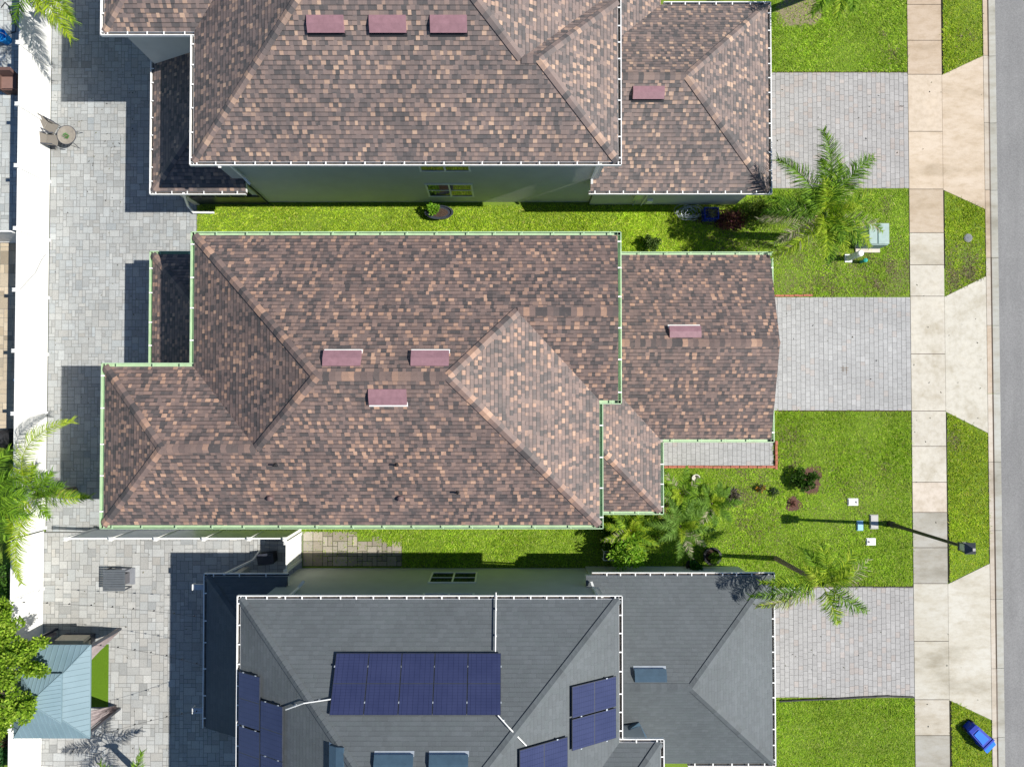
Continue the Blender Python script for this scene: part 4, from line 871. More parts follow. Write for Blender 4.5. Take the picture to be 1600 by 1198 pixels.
m = MB(); m.lathe((b0.x, b0.y, .92), [(.135, 0), (.14, .05), (.11, .10), (0, .12)], 18); m.build('cap', M['trim'], T, smooth=True)
m = MB(); m.box(b0.x-.16, b0.y-.18, -.02, b0.x+.16, b0.y+.18, .05); m.build('footing', M['trim'], T)
b0 = P(1349, 408, .2); T = tag(None or thing('valve_marker', (b0.x, b0.y, 0), 'small teal capped marker post right of the white-capped pedestal', 'marker post'), 'small teal capped marker post right of the white-capped pedestal', 'marker post')
m = MB(); m.lathe((b0.x, b0.y, 0), [(.07, -.02), (.07, .34)], 12, (.02, .16, .13)); m.build('post', M['colored'], T); m = MB(); m.lathe((b0.x, b0.y, .34), [(.09, 0), (.09, .05), (0, .09)], 12, (.03, .30, .25)); m.build('cap', M['colored'], T)
def lid_box(name, label, cat, u, v, wx, wy, col, dot=None, lid=True, group=None):
    c = P(u, v, .06); root = thing(name, (c.x, c.y, 0), label, cat, group); m = MB()
    m.box(c.x-wx/2-.02, c.y-wy/2-.02, -.05, c.x+wx/2+.02, c.y+wy/2+.02, .055, tuple(k*.85 for k in col)); m.build('frame', M['colored'], root)
    m = MB(); q = [(c.x-wx/2, c.y-wy/2), (c.x+wx/2, c.y-wy/2), (c.x+wx/2, c.y+wy/2), (c.x-wx/2, c.y+wy/2)]; m.hexa([(a, b_, .055) for a, b_ in q], [(c.x+(a-c.x)*.94, c.y+(b_-c.y)*.94, .085) for a, b_ in q], col); m.build('lid', M['colored'], root)
    if dot: m = MB(); m.lathe((c.x+dot*wx, c.y, .0865), [(.055, 0), (.055, .004), (.03, .006), (0, .006)], 14); m.build('reader_cap', M['dark_metal'], root)
    return root
lid_box('meter_box', 'white meter box lid with a dark cap on its right end, upper of two', 'meter box', 1333, 784, .42, .28, (.75, .75, .74), .3, group='white water meter boxes')
lid_box('meter_box', 'white meter box lid with its dark cap on the left, lower of two', 'meter box', 1361, 846, .38, .28, (.75, .75, .74), -.28, group='white water meter boxes')
lid_box('valve_box', 'grey concrete valve box crossed by the lamp shadow', 'valve box', 1366, 815, .33, .60, (.42, .41, .39))
lid_box('valve_box', 'small light blue valve box lid crossed by the lamp shadow', 'valve box', 1344, 821, .24, .40, (.30, .52, .66))
c = P(1512, 372, 0); T = thing('manhole_cover', (c.x, c.y, 0), 'small grey manhole cover sunk in the verge grass opposite the transformer box', 'manhole cover')
m = MB(); m.lathe((c.x, c.y, 0), [(.19, -.03), (.19, .03), (.165, .04)], 20, (.22, .22, .22)); m.build('ring', M['colored'], T); m = MB(); m.lathe((c.x, c.y, .042), [(.155, 0), (.155, .008), (.03, .012), (.03, .02), (0, .02)], 20, (.16, .17, .18)); m.build('cover', M['colored'], T)
# blue wheeled bin lying on its side
c = P(1527, 1146, .25); T = thing('wheeled_bin', (c.x, c.y, 0), 'blue wheeled bin toppled on the verge by the kerb, its lid flopped open', 'recycling bin'); a = R(-46); ex, ey = Vector((math.cos(a), math.sin(a), 0)), Vector((-math.sin(a), math.cos(a), 0)); c = Vector((c.x, c.y, 0)); zz = Vector((0, 0, 1))
def ring(x, w0, z0, z1): return [c+ex*x-ey*w0+zz*z0, c+ex*x+ey*w0+zz*z0, c+ex*x+ey*w0+zz*z1, c+ex*x-ey*w0+zz*z1]
def loft(m, rs):
    m.poly(rs[0][::-1]); m.poly(rs[-1])
    for p, q in zip(rs, rs[1:]):
        for i in range(4): k = (i+1) % 4; m.poly([p[i], p[k], q[k], q[i]])
m = MB(); loft(m, [ring(-.50, .17, .03, .30), ring(-.44, .21, .01, .38), ring(-.30, .23, 0, .42), ring(.42, .27, 0, .47), ring(.425, .31, 0, .50), ring(.50, .31, 0, .50)]); m.build('body', M['blue'], T)
m = MB(); q = [c-ex*.24-ey*.17+zz*.435, c+ex*.30-ey*.21+zz*.475, c+ex*.30+ey*.16+zz*.475, c-ex*.24+ey*.13+zz*.435]; m.hexa(q, [p+zz*.02 for p in q]); m.build('sunlit_panel', M['blue_sunlit'], T)  # sun and sky sheen on the bin body, painted as a lighter panel
m = MB(); q = [c+ex*.53-ey*.30+zz*.36, c+ex*.98-ey*.27+zz*.14, c+ex*.98+ey*.27+zz*.14, c+ex*.53+ey*.30+zz*.36]; m.hexa(q, [p+zz*.035 for p in q]); m.build('lid', M['blue_sunlit'], T)
for s_ in (-1, 1): m = MB(); q = c-ex*.42+ey*.24*s_+zz*.12; m.tube([q-ey*.025, q+ey*.025], .11, 14); m.build('wheel', M['black'], T)
m = MB(); m.tube([c+ex*.50+ey*.26+zz*.05, c+ex*.58+ey*.26+zz*.04, c+ex*.58-ey*.26+zz*.04, c+ex*.50-ey*.26+zz*.05], .018, 6); m.build('handle', M['blue'], T)
# pots, tub, hose coil, bench
c = P(686, 332, .3); T = thing('planter', (c.x, c.y, 0), 'oval dark planter of soil with one leafy seedling under the lower window', 'planter')
m = MB(); m.lathe((c.x, c.y, 0), [(.28, -.01), (.33, .30), (.35, .34), (.30, .34), (.29, .28)], 28, None, 0, 1.85, .9); m.build('tub', M['dark_metal'], T); m = MB(); m.lathe((c.x, c.y, .27), [(.29, 0), (.15, .02), (0, .03)], 24, None, 0, 1.85, .9); m.build('soil', M['soil'], T)
leafball('seedling', 'leafy green seedling growing at the left end of the oval planter', 'plant', 676, 327, .35, .26, 260, [(.14, .30, .02), (.20, .36, .03)], 61, (.11, .035), clumps=7, trunk=.01, base_lift=.3)
c = P(1112, 333, .4); T = thing('plastic_tub', (c.x, c.y, 0), 'open blue plastic tub holding dry grass in the red mulch by the upper garage', 'tub')
m = MB()
for (a0, a1, b0_, b1) in ((-.32, .32, -.26, -.22), (-.32, .32, .22, .26), (-.32, -.28, -.22, .22), (.28, .32, -.22, .22)): m.box(c.x+a0, c.y+b0_, 0, c.x+a1, c.y+b1, .42)
m.box(c.x-.28, c.y-.22, 0, c.x+.28, c.y+.22, .2); m.build('tub_shell', M['blue'], T)
g = np.random.default_rng(3); Q, C = leaf_cloud(g, [(c.x+.1*i, c.y+.05*j, .26, .16) for i in (-1.5, 0, 1.5) for j in (-1, 1)], 260, [(.40, .36, .18), (.30, .26, .12), (.48, .44, .25)], (.22, .012)); quads_mesh('dry_grass', Q, C, M['leaf'], T)
c = P(1074, 333, .1); m = MB(); g = random.Random(4)
for k in range(11):
    r = g.uniform(.25, .5); cx, cy = c.x+g.uniform(-.28, .28), c.y+g.uniform(-.12, .12); tx, ty = g.uniform(-.3, .3), g.uniform(-.3, .3); m.tube([(cx+r*math.cos(2*math.pi*i/22), cy+r*.7*math.sin(2*math.pi*i/22), .18+r*(tx*math.cos(2*math.pi*i/22)+ty*math.sin(2*math.pi*i/22))*.8) for i in range(21)], .012, 5)
tag(m.build('wire_coil', M['steel']), 'tangled coil of grey wire lying by the wall left of the blue tub', 'wire coil')
c = P(1112, 868, .35); T = thing('garden_pot', (c.x, c.y, 0), 'large round black pot with grass in it, right of the star-shaped date palm', 'pot')
m = MB(); m.lathe((c.x, c.y, 0), [(.26, -.01), (.36, .42), (.40, .44), (.40, .48), (.31, .48), (.27, .30)], 28); m.build('pot_shell', M['black'], T, smooth=False); m = MB(); m.lathe((c.x, c.y, .3), [(.29, 0), (0, .03)], 22); m.build('soil', M['soil'], T)
leafball('pot_grass', 'tuft of grass growing in the large round black pot', 'plant', 1113, 868, .15, .24, 420, [(.10, .20, .02), (.16, .28, .03)], 62, (.14, .015), clumps=9, trunk=.006, base_lift=.34)
c = P(1084, 886, .5); T = thing('garden_pot', (c.x, c.y, 0), 'black pot with a dark green plant standing against the lower house wall', 'pot')
m = MB(); m.lathe((c.x, c.y, 0), [(.2, -.01), (.27, .36), (.30, .38), (.24, .38), (.2, .28)], 22); m.build('pot_shell', M['black'], T); m = MB(); m.lathe((c.x, c.y, .28), [(.22, 0), (0, .02)], 18); m.build('soil', M['soil'], T)
leafball('pot_plant', 'dark green plant in the black pot against the wall', 'plant', 1084, 885, .3, .26, 420, [(.04, .13, .02), (.06, .17, .03)], 63, (.12, .03), clumps=8, trunk=.008, base_lift=.32)
c = P(1087, 747, .15); T = thing('garden_pot', (c.x, c.y, 0), 'small pale ring-shaped pot on the lawn by the brick-edged walk', 'pot')
m = MB(); m.lathe((c.x, c.y, 0), [(.13, -.01), (.17, .22), (.19, .24), (.15, .24), (.12, .1), (0, .1)], 22, (.55, .52, .46)); m.build('pot_shell', M['colored'], T)
c = P(955, 868, .4); T = thing('garden_bench', (c.x, c.y, 0), 'small pale-framed bench in the shade left of the bright shrub', 'bench')
for (x0_, x1_, y0_, y1_, z0_, z1_, nm) in ((-.32, .32, -.17, .17, .40, .43, 'seat'), (-.32, .32, .17, .20, .45, .8, 'backrest')): m = MB(); m.box(c.x+x0_, c.y+y0_, z0_, c.x+x1_, c.y+y1_, z1_); m.build(nm, M['dark_metal'], T)
m = MB()
for a, b_ in (((-.34, -.19), (.34, -.19)), ((.34, -.19), (.34, .2)), ((.34, .2), (-.34, .2)), ((-.34, .2), (-.34, -.19))): m.tube([(c.x+a[0], c.y+a[1], .44), (c.x+b_[0], c.y+b_[1], .44)], .018, 6)
m.build('seat_frame', M['trim'], T)
for sx in (-1, 1):
    for sy in (-.19, .2): m = MB(); m.tube([(c.x+sx*.34, c.y+sy, -.01), (c.x+sx*.34, c.y+sy, .44 if sy < 0 else .82)], .018, 6); m.build('leg', M['trim'], T)
# brick edging of the walk and beds, black edging of the lower drive
def edging(label, pts, mat, nm='brick_edging', seg=.2, wd=.05, h=.09, scallop=True):
    m = MB(); pts = [Vector((*p, 0)) for p in pts]
    for a, b_ in zip(pts, pts[1:]):
        d = b_-a; L_ = d.length; n_ = max(1, round(L_/seg)); d.normalize(); nn = Vector((-d.y, d.x, 0))
        for i in range(n_):
            mm = a+d*(L_/n_*(i+.5)); hh = h*(1+(.25 if scallop and i % 2 else 0)); m.obox(mm+Vector((0, 0, hh/2-.02))+nn*random.uniform(-.008, .008), d*(L_/n_/2-.008), nn*wd, Vector((0, 0, hh/2+.02)))
    o_ = m.build(nm, M[mat]); return tag(o_, label, 'edging')
edging('red scalloped brick edging along the front walk and around its lawn corner', [(X(1036, 0), Y(729, 0)), (X(1209, 0), Y(729, 0))], 'brick_red'); 
edging('short red brick edging closing the street end of the front walk', [(X(1211, 0), Y(733, 0)), (X(1211, 0), Y(688, 0))], 'brick_red')
edging('thin red brick edging along the house side of the front walk', [(X(1036, 0), Y(690, 0)), (X(1206, 0), Y(690, 0))], 'brick_red', wd=.03, h=.07)
edging('red brick edging at the upper house corner of the center driveway', [(X(1204, 0), Y(462.5, 0)), (X(1270, 0), Y(462, 0))], 'brick_red', wd=.04, h=.07)
edging('wavy black plastic edging between the lower driveway and the lawn below', [(X(1213, 0), Y(1093.5, 0)), (X(1250, 0), Y(1092, 0)), (X(1297, 0), Y(1090.5, 0)), (X(1340, 0), Y(1087.5, 0)), (X(1385, 0), Y(1086, 0)), (X(1421, 0), Y(1087.5, 0))], 'black', 'plastic_edging', .6, .025, .11, False)
edging('black plastic edging along the upper side of the lower driveway', [(X(1300, 0), Y(916, 0)), (X(1380, 0), Y(916.5, 0)), (X(1421, 0), Y(917, 0))], 'black', 'plastic_edging', .6, .02, .08, False)

# ================================================================== PATIO THINGS
# folding chair and round table by the fence
c = P(104, 211, .45); T = thing('round_table', (c.x, c.y, 0), 'round bronze glass table beside the taupe folding chairs', 'table')
m = MB(); m.lathe((c.x, c.y, .44), [(.42, 0), (.42, .016), (0, .018)], 32); m.build('tabletop', M['tableglass'], T); m = MB(); m.tube([(c.x+.42*math.cos(2*math.pi*i/32), c.y+.42*math.sin(2*math.pi*i/32), .45) for i in range(33)], .015, 6); m.build('rim', M['dark_metal'], T)
for k in range(4): a = R(35+90*k); m = MB(); m.tube([(c.x+.3*math.cos(a), c.y+.3*math.sin(a), .44), (c.x+.52*math.cos(a), c.y+.52*math.sin(a), 0)], .012, 6); m.build('leg', M['dark_metal'], T)
T = thing('potted_succulent', (c.x+.02, c.y-.06, .457), 'tiny green succulent on the round bronze table', 'plant'); g = np.random.default_rng(5); Q, C = leaf_cloud(g, [(c.x+.02, c.y-.06, .52, .08)], 60, [(.06, .22, .05), (.1, .3, .08)], (.09, .015)); quads_mesh('foliage', Q, C, M['leaf'], T); m = MB(); m.lathe((c.x+.02, c.y-.06, .457), [(.04, 0), (.05, .05), (0, .05)], 10); m.build('pot', M['bark'], T)
def folding_chair(label, u, v, ang):
    c = P(u, v, .42); a = R(ang); ex, ey = Vector((math.cos(a), math.sin(a), 0)), Vector((-math.sin(a), math.cos(a), 0)); c = Vector((c.x, c.y, 0)); zz = Vector((0, 0, 1))
    T = thing('folding_chair', tuple(c), label, 'chair', 'taupe folding chairs by the fence')
    m = MB(); m.obox(c+zz*.42, ex*.25, ey*.23, zz*.008); m.build('seat', M['sling'], T)
    m = MB(); bk = [c-ex*.26-ey*.23+zz*.44, c-ex*.26+ey*.23+zz*.44, c-ex*.62+ey*.23+zz*1.0, c-ex*.62-ey*.23+zz*1.0]; m.poly(bk); m.poly([p+ex*.012-zz*.004 for p in bk[::-1]]); m.build('backrest', M['sling'], T)
    for s in (-1, 1):
        m = MB(); m.tube([c+ex*.3+ey*.24*s, c-ex*.26+ey*.24*s+zz*.44, c-ex*.64+ey*.24*s+zz*1.02], .017, 6); m.build('back_frame', M['dark_metal'], T)
        m = MB(); m.tube([c-ex*.32+ey*.25*s, c+ex*.27+ey*.25*s+zz*.42], .017, 6); m.build('leg', M['dark_metal'], T)
        m = MB(); m.obox(c-ex*.12+ey*.25*s+zz*.62, ex*.26, ey*.025, zz*.012); m.tube([c+ex*.12+ey*.25*s+zz*.61, c+ex*.2+ey*.25*s+zz*.42], .012, 6); m.build('armrest', M['dark_metal'], T)
folding_chair('taupe sling folding chair square to the round table, lower of the two', 82, 219, -4)
folding_chair('taupe sling folding chair turned askew to the round table, upper of the two', 80, 199, -28)
# slatted side table on the lower patio
c = P(178, 906.5, .55); T = thing('patio_table', (c.x, c.y, 0), 'square slate-grey patio table with slatted top over a low grey shelf', 'table')
m = MB()
for i in range(9): m.box(c.x-.48, c.y-.46+.104*i, .53, c.x+.48, c.y-.46+.104*i+.09, .56)
m.build('slat_top', M['slate'], T)
m = MB(); m.box(c.x-.2, c.y-.30, .02, c.x+.62, c.y+.42, .10, (.20, .21, .23)); m.build('shelf', M['colored'], T); m = MB(); m.box(c.x-.1, c.y-.22, .1, c.x+.42, c.y+.24, .40, (.10, .10, .11)); m.build('fire_box', M['colored'], T)
for sx in (-.44, .44):
    for sy in (-.42, .42): m = MB(); m.box(c.x+sx-.025, c.y+sy-.025, .012, c.x+sx+.025, c.y+sy+.025, .53); m.build('leg', M['dark_metal'], T)
# dark storage box in the shade of the lanai
c = P(415, 873, .5); T = thing('storage_box', (c.x, c.y, 0), 'black storage box in the shade beside the white side gate', 'box'); m = MB(); m.obox((c.x, c.y, .26), (.33, .04, 0), (-.03, .22, 0), (0, 0, .25)); m.build('body', M['black'], T); m = MB(); m.obox((c.x, c.y, .53), (.35, .04, 0), (-.03, .24, 0), (0, 0, .02)); m.build('lid', M['dark_metal'], T)
# gazebo
zE = 2.2; q = [P(20, 1153, zE), P(140, 1153, zE), P(142, 1007, zE), P(24, 1007, zE)]; x0, x1 = (q[0].x+q[3].x)/2, (q[1].x+q[2].x)/2; y0, y1 = q[0].y, q[2].y; cx, cy = (x0+x1)/2, (y0+y1)/2; hx, hy = (x1-x0)/2, (y1-y0)/2
G = thing('gazebo', (cx, cy, 0), 'gazebo with a two-tier blue-grey metal roof against the white fence', 'gazebo')
def hip(cx, cy, hx, hy, z0, f, z1, name, parent, ridge=False, rib=.23):
    m = MB(); e = [(cx-hx, cy-hy, z0), (cx+hx, cy-hy, z0), (cx+hx, cy+hy, z0), (cx-hx, cy+hy, z0)]
    tx, ty = (hx*f, hy*f) if not ridge else (.01, hy-hx); t = [(cx-tx, cy-ty, z1), (cx+tx, cy-ty, z1), (cx+tx, cy+ty, z1), (cx-tx, cy+ty, z1)]
    for i in range(4):
        j = (i+1) % 4; m.poly([e[i], e[j], t[j], t[i]]); m.poly([(e[i][0], e[i][1], z0-.06), (e[j][0], e[j][1], z0-.06), e[j], e[i]])
        a, b_, c_, d_ = (Vector(k) for k in (e[i], e[j], t[j], t[i])); n = (b_-a).cross(d_-a).normalized(); L_ = (b_-a).length; u = (b_-a)/L_; v = n.cross(u)   # standing seams
        s0, s1 = (d_-a).dot(u), (c_-a).dot(u); hh = (d_-a).dot(v); k = rib*.5
        while k < L_-.05:
            top = hh if s0 <= k <= s1 else hh*(k/s0 if k < s0 else (L_-k)/(L_-s1)); 
            if top > .1: m.obox(a+u*k+v*(top/2)+n*.01, u*.010, v*(top/2-.02), n*.012)
            k += rib
        m.tube([a+n*.012, d_+n*.012], .02, 6)
    m.poly(t); return m.build(name, M['metal_roof'], parent)
lo = hip(cx, cy, hx, hy, zE, .42, 2.72, 'lower_roof', G); up = hip(cx, cy, hx*.52, hy*.52, 2.80, .1, 3.12, 'upper_roof', G, True, .16)
m = MB(); m.box(cx-hx*.41, cy-hy*.41, 2.70, cx+hx*.41, cy+hy*.41, 2.80); m.build('vent_collar', M['dark_metal'], G)
for sx in (-1, 1):
    for sy in (-1, 1): m = MB(); m.box(cx+sx*(hx-.14)-.05, cy+sy*(hy-.14)-.05, 0.01, cx+sx*(hx-.14)+.05, cy+sy*(hy-.14)+.05, zE-.05); m.build('post', M['dark_metal'], G)
def curtain(top, foot, spread, seed):
    g = random.Random(seed); m = MB(); rows = 9; n = 14; grid = []
    top, foot, spread = Vector(top), Vector(foot), Vector(spread)
    for i in range(rows+1):
        t = i/rows; p = top.lerp(foot, t); row = []
        for k in range(n+1): s = k/n-.5; w_ = 1.0-.72*t**.7; row.append(p+spread*s*w_+Vector((-spread.y, spread.x, 0)).normalized()*(.05*math.sin(k*2.1+seed)+.02*g.uniform(-1, 1))*(.4+t))
        grid.append(row)
    for i in range(rows):
        for k in range(n): m.poly([grid[i][k], grid[i][k+1], grid[i+1][k+1], grid[i+1][k]])
    return m.build('curtain', M['curtain'], G)
fa, fb, fc_ = P(183, 985, .05), P(181, 1106, .05), P(84, 990, .05)
curtain((fa.x-.05, fa.y-.42, zE-.12), tuple(fa), (.12, .95, 0), 1); curtain((fb.x-.05, fb.y+.42, zE-.12), tuple(fb), (-.12, .95, 0), 2); curtain((fc_.x+.3, fc_.y, zE-.12), tuple(fc_), (.9, .05, 0), 3)
m = MB(); a, b_ = P(100, 1006, .02), P(169, 1104, .02); m.box(P(60, 1000, 0).x, b_.y, .016, b_.x, a.y, .035); tag(m.build('turf_rug', M['turf_rug']), 'bright green artificial turf rug laid under the gazebo', 'rug')
c = P(130, 998, .4); T = thing('outdoor_sofa', (c.x-.3, c.y-.2, .035), 'dark outdoor sofa with beige cushions in the shade under the gazebo edge', 'sofa'); m = MB(); m.box(c.x-1.0, c.y-.55, .04, c.x+.3, c.y+.12, .32); m.build('base', M['dark_metal'], T); m = MB(); m.box(c.x-.98, c.y-.5, .322, c.x+.28, c.y-.05, .45); m.build('seat_cushion', M['cushion'], T); m = MB(); m.obox((c.x-.35, c.y+.06, .56), (.62, 0, 0), (0, .07, .02), (0, -.04, .22)); m.build('back_cushion', M['cushion'], T)
# string lights strung above the lower patio and along the rear fence
def lights(label, a, b_, sag, n):
    a, b_ = Vector(a), Vector(b_); pts = [a.lerp(b_, t)-Vector((0, 0, sag*4*t*(1-t))) for t in np.linspace(0, 1, n*2+1)]; T = thing('string_lights', tuple(a), label, 'string lights'); m = MB(); m.tube(pts, .006, 5); m.build('cable', M['black'], T)
    for i in range(1, n*2, 2): p = pts[i]; m = MB(); m.lathe(p-Vector((0, 0, .11)), [(0, 0), (.028, .03), (.02, .08), (.015, .11)], 8); m.build('bulb', M['black'], T)
xl = X(318, 2.6, 1000)
lights('string of lights running from the fence to the upper lanai corner of the lower patio', (xf+.05, Y(940, 1.9), 1.95), (xl, Y(965, 2.6), 2.6), .35, 9)
lights('string of lights crossing the middle of the lower patio above the turf rug', (x1, y1, 2.2), (xl, Y(1040, 2.6), 2.6), .25, 7)
lights('string of lights running from the lower gazebo corner to the lanai', (x1, y0, 2.2), (xl, Y(1110, 2.6), 2.6), .3, 7)
pp = [(xf+.06, Y(453, 1.8)-.0, 1.75), (xf+.06, Y(440, 1.5), 1.35), (xf+.05, Y(425, 1), .85), (xf+.05, Y(405, .6), .5), (xf+.05, Y(392, .3), .15)]; m = MB(); m.tube(pp, .008, 5); tag(m.build('cable', M['black']), 'thin dark cable drooping down the face of the long white fence', 'cable')
# neighbor things on the far side of the fence
c = P(10, 126, .6); T = thing('armchair', (c.x, c.y, 0), 'brown armchair on the pale patio beyond the white fence', 'chair')
m = MB(); m.box(c.x-.35, c.y-.35, .02, c.x+.35, c.y+.3, .42, (.10, .06, .05)); m.build('base', M['colored'], T); m = MB(); m.box(c.x-.3, c.y-.3, .421, c.x+.3, c.y+.22, .5, (.20, .12, .10)); m.build('cushion', M['colored'], T); m = MB(); m.obox((c.x, c.y+.34, .6), (.36, 0, 0), (0, .07, 0), (0, .05, .26), (.12, .07, .06)); m.build('backrest', M['colored'], T)
for s in (-1, 1): m = MB(); m.box(c.x+s*.36-.06, c.y-.36, .02, c.x+s*.36+.06, c.y+.3, .6, (.11, .065, .055)); m.build('armrest', M['colored'], T)
c = P(4, 58, .3); T = thing('bucket', (c.x, c.y, 0), 'bright blue bucket on the pale patio beyond the white fence', 'bucket'); m = MB(); m.lathe((c.x, c.y, 0), [(.2, .015), (.27, .42), (.29, .43), (.25, .43), (.19, .06), (0, .06)], 20, (.01, .22, .60)); m.build('shell', M['colored'], T); m = MB(); m.tube([(c.x+.28*math.cos(a), c.y+.28*math.sin(a)*.3-.05, .43+.2*math.sin(a)) for a in np.linspace(0, math.pi, 12)], .01, 5); m.build('handle', M['steel'], T)
m = MB(); m.tube([P(u, v, .05) for u, v in ((2, 12), (8, 4), (14, 10), (17, 22), (22, 32), (25, 42), (24, 50), (17, 52))], .02, 6); tag(m.build('garden_hose', M['black']), 'black hose lying on the pale patio at the top left edge', 'hose')
c = P(8, 685, .5); T = thing('covered_grill', (c.x, c.y, 0), 'grill under a black cover beyond the white fence, above the dark palm', 'grill'); m = MB(); m.lathe((c.x, c.y, 0), [(.42, .015), (.44, .3), (.40, .75), (.30, .95), (.10, 1.02), (0, 1.0)], 9); m.build('cover', M['black'], T)
b0 = P(14, 594, 1.0); T = thing('fence_light', (XF-.12, b0.y, 1.2), 'white round lamp on a short arm on the far side of the long fence', 'wall lamp'); m = MB(); m.tube([(XF-.08, b0.y, 1.25), (XF-.3, b0.y, 1.3), (XF-.35, b0.y, 1.3)], .02, 6); m.build('arm', M['trim'], T); m = MB(); m.lathe((XF-.4, b0.y, 1.22), [(0, 0), (.08, .03), (.10, .09), (.06, .16), (0, .17)], 12); m.build('globe', M['trim'], T)
# fallen leaves
g = np.random.default_rng(17); pts = []
for (u0, v0, u1, v1, n_) in ((85, 110, 230, 330, 60), (80, 330, 230, 560, 30), (90, 560, 150, 740, 10), (75, 850, 310, 1190, 50), (1215, 120, 1415, 290, 18), (1215, 470, 1415, 635, 8), (1215, 920, 1415, 1085, 14), (1425, 20, 1540, 1150, 40), (1230, 650, 1415, 900, 24)):
    for k in range(n_): p = P(g.uniform(u0, u1), g.uniform(v0, v1), .03); pts.append((p.x, p.y, .035))
pts = np.array(pts); n_ = len(pts); a = g.uniform(0, 6.28, n_); l = g.uniform(.02, .06, n_); w_ = g.uniform(.008, .022, n_); dx, dy = np.cos(a), np.sin(a); z_ = pts[:, 2]
V = np.stack([np.stack([pts[:, 0]-dx*l, pts[:, 1]-dy*l, z_-.005], 1), np.stack([pts[:, 0]-dy*w_, pts[:, 1]+dx*w_, z_+.012], 1), np.stack([pts[:, 0]+dx*l, pts[:, 1]+dy*l, z_], 1), np.stack([pts[:, 0]+dy*w_, pts[:, 1]-dx*w_, z_+.004], 1)], 1)
C = np.array([(.05, .045, .035), (.10, .08, .05), (.14, .13, .07), (.03, .03, .03)])[g.integers(4, size=n_)]; kind(quads_mesh('fallen_leaves', V, C, M['leaf']), 'stuff')
#@@GRASS
# ================================================================== GRASS
def px_rect(u0, v0, u1, v1): return (X(u0, 0, (v0+v1)/2), Y(v1, 0), X(u1, 0, (v0+v1)/2), Y(v0, 0))
EX = [px_rect(1196, 294.5-.0, 1196, 294.5)]
gxB = X(1166, 0)
lawns = [(XG+.05, Y(112.5, 0), XSL-.03, YT), (X(306, 0), Y(392, 0), XG, Y(321, 0)), (X(975, 0), Y(425, 0), XG, Y(321, 0)), (XG, Y(462.5, 0), XSL-.03, Y(296, 0)),
         (X(1208, 0), Y(915.5, 0), XSL-.03, Y(642.5, 0)), (X(1036, 0), Y(886, 0), X(1211, 0), Y(731, 0)), (X(474, 0), Y(885, 0), X(1036, 0), Y(800, 0)), (XG, Y(915.5, 0), X(1211, 0), Y(884, 0)), (XG+.05, YBOT+4, XSL-.03, Y(1091, 0))]
verge = [[(1478.5, -120), (1542, -120), (1542, 87), (1478.5, 116)], [(1478.5, 298), (1542, 328), (1542, 431), (1478.5, 462)], [(1478.5, 645), (1542, 678), (1542, 879), (1478.5, 910)], [(1478.5, 1095), (1542, 1126), (1542, 1290), (1478.5, 1290)]]
def wave(x, y, s, seed):
    g = np.random.default_rng(seed); o = np.zeros_like(x)
    for k in range(10): a = g.uniform(0, 6.28); f = s*g.uniform(.5, 2); o += np.sin((x*math.cos(a)+y*math.sin(a))*f+g.uniform(0, 6.28))
    return o/3.2
gg = np.random.default_rng(99); PX = []; PY = []; DEN = 850
for (a, b_, c_, d_) in lawns: n = int((c_-a)*(d_-b_)*DEN); PX.append(gg.uniform(a, c_, n)); PY.append(gg.uniform(b_, d_, n))
for pts in verge:
    q = np.array([(XSR+.105 if p[0] < 1500 else XK0-.01, Y(p[1], 0)) for p in pts]); a, b_, c_, d_ = q[:, 0].min(), q[:, 1].min(), q[:, 0].max(), q[:, 1].max(); n = int((c_-a)*(d_-b_)*DEN); x, y = gg.uniform(a, c_, n), gg.uniform(b_, d_, n)
    t = (x-a)/(c_-a); top = q[0, 1]+(q[1, 1]-q[0, 1])*t; bot = q[3, 1]+(q[2, 1]-q[3, 1])*t; k = (y < top) & (y > bot); PX.append(x[k]); PY.append(y[k])
x = np.concatenate(PX); y = np.concatenate(PY)
keep = np.ones(len(x), bool)
for (u, v, ru, rv, pr) in ((1247, 12, 34, 31, .75), (1262, 748, 23, 20, .95), (1240, 787, 11, 11, .95), (1130, 342, 42, 15, .7), (1062, 775, 22, 16, .5), (1045, 800, 22, 19, .5), (1513, 398, 20, 18, .35), (1405, 430, 14, 30, .35), (1490, 455, 12, 12, .4)):
    c = P(u, v, 0); r2 = ((x-c.x)/(ru/34.9))**2+((y-c.y)/(rv/34.9))**2; keep &= ~((r2 < 1+.35*wave(x, y, 3, 5)) & (gg.random(len(x)) < pr))
keep &= ~((x < X(632, 0)) & (y < Y(829, 0)-.02) & (y > Y(900, 0)) & (y < Y(829, 0)-np.maximum(0, (x-X(535, 0))*.27)) & (gg.random(len(x)) < .93))
for k in ((1333, 784, .23, .16), (1361, 846, .21, .16), (1366, 815, .19, .33), (1344, 821, .14, .22), (1512, 372, .15, .15)):
    c = P(k[0], k[1], 0); keep &= ~((abs(x-c.x) < k[2]) & (abs(y-c.y) < k[3]))
x, y = x[keep], y[keep]; n = len(x)
h = gg.uniform(.022, .055, n)*(1+.25*wave(x, y, 1.5, 1)); az = gg.uniform(0, 6.283, n); lean = gg.uniform(.8, 2.6, n)*h; wd = gg.uniform(.009, .016, n)
dx, dy = np.cos(az), np.sin(az); z0 = np.zeros(n)
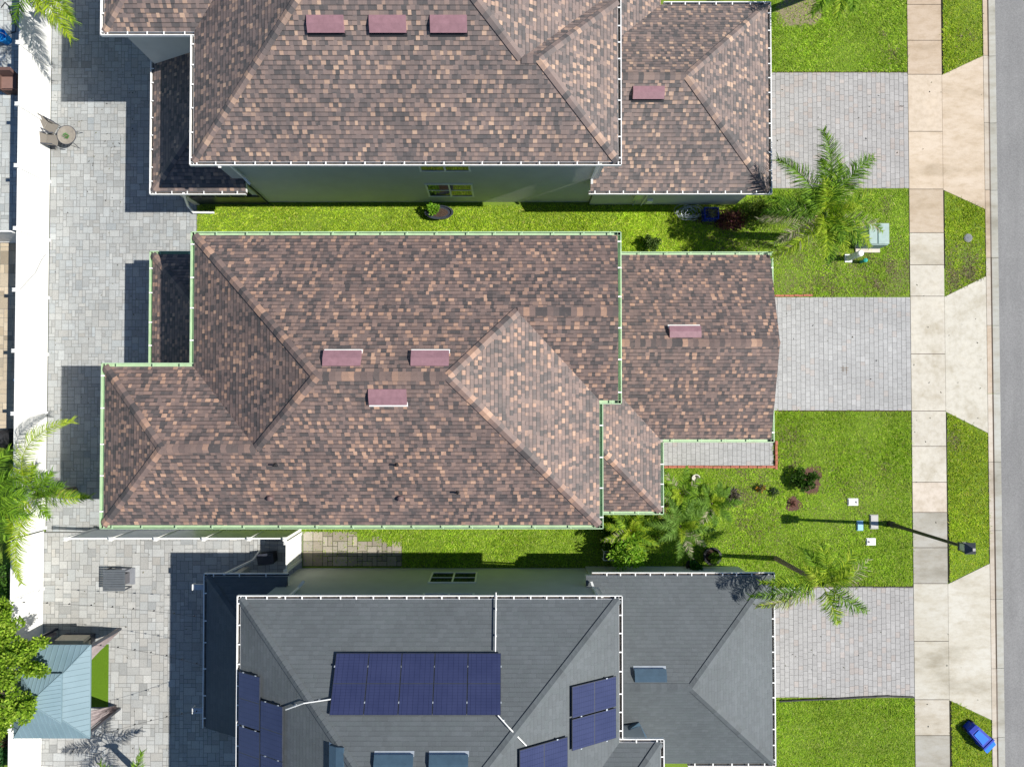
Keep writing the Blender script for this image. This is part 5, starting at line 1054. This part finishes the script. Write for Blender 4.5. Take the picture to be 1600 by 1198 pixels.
V = np.stack([np.stack([x-dy*wd, y+dx*wd, z0], 1), np.stack([x+dy*wd, y-dx*wd, z0], 1), np.stack([x+dx*lean*.5+dy*wd*.8, y+dy*lean*.5-dx*wd*.8, h*.65], 1), np.stack([x+dx*lean*1.3, y+dy*lean*1.3, h], 1)], 1)
pal = np.array([(.225, .37, .022), (.30, .45, .03), (.38, .53, .045), (.135, .25, .015), (.45, .54, .07), (.52, .53, .18)]); pw = np.array([.24, .27, .18, .17, .10, .04])
C = pal[gg.choice(len(pal), n, p=pw)]; t = np.clip(.5+.5*wave(x, y, .8, 2), 0, 1)[:, None]; C = C*(.84+.2*t)*1.08*(1+.11*np.clip(wave(x, y, 28, 12), -1.6, 1.6)+.10*wave(x, y, 7, 13))[:, None]; C = C*np.where((x > XSR)[:, None], np.array((1.12, 1.0, .8)), 1.0); C = np.clip(C, .01, .75)
dry = np.zeros(n)
for (u, v, r_, s) in ((1405, 430, 30, 1.0), (1505, 415, 30, 1.1), (1492, 450, 20, 1.0), (1380, 448, 26, .8), (1310, 430, 80, .4), (1240, 435, 50, .5), (1345, 315, 14, .5), (1385, 322, 14, .5), (1270, 440, 20, .5), (1400, 380, 12, .5), (1330, 770, 60, .18), (1385, 735, 14, .5), (1490, 690, 16, .5), (1230, 700, 40, .3), (1510, 62, 14, .5), (1395, 85, 12, .6), (1382, 55, 7, .6), (1170, 760, 40, .45), (1180, 820, 50, .25), (1300, 920, 30, .3), (1340, 905, 14, .8), (1150, 380, 60, .3)):
    c = P(u, v, 0); r2 = ((x-c.x)**2+(y-c.y)**2)/(r_/34.9)**2; dry = np.maximum(dry, s*np.exp(-r2*1.2)*(1+.5*wave(x, y, 4, 7)))
dsel = gg.random(n) < dry; C[dsel] = np.array([(.27, .22, .13), (.17, .13, .085), (.36, .31, .19), (.20, .16, .10)])[gg.integers(4, size=dsel.sum())]
strip = (x < X(1160, 0)) & (y > Y(450, 0)); C[strip & ~dsel] *= np.array((1.22, 1.12, 1.05))
kind(quads_mesh('grass', V, C, M['grass']), 'stuff')
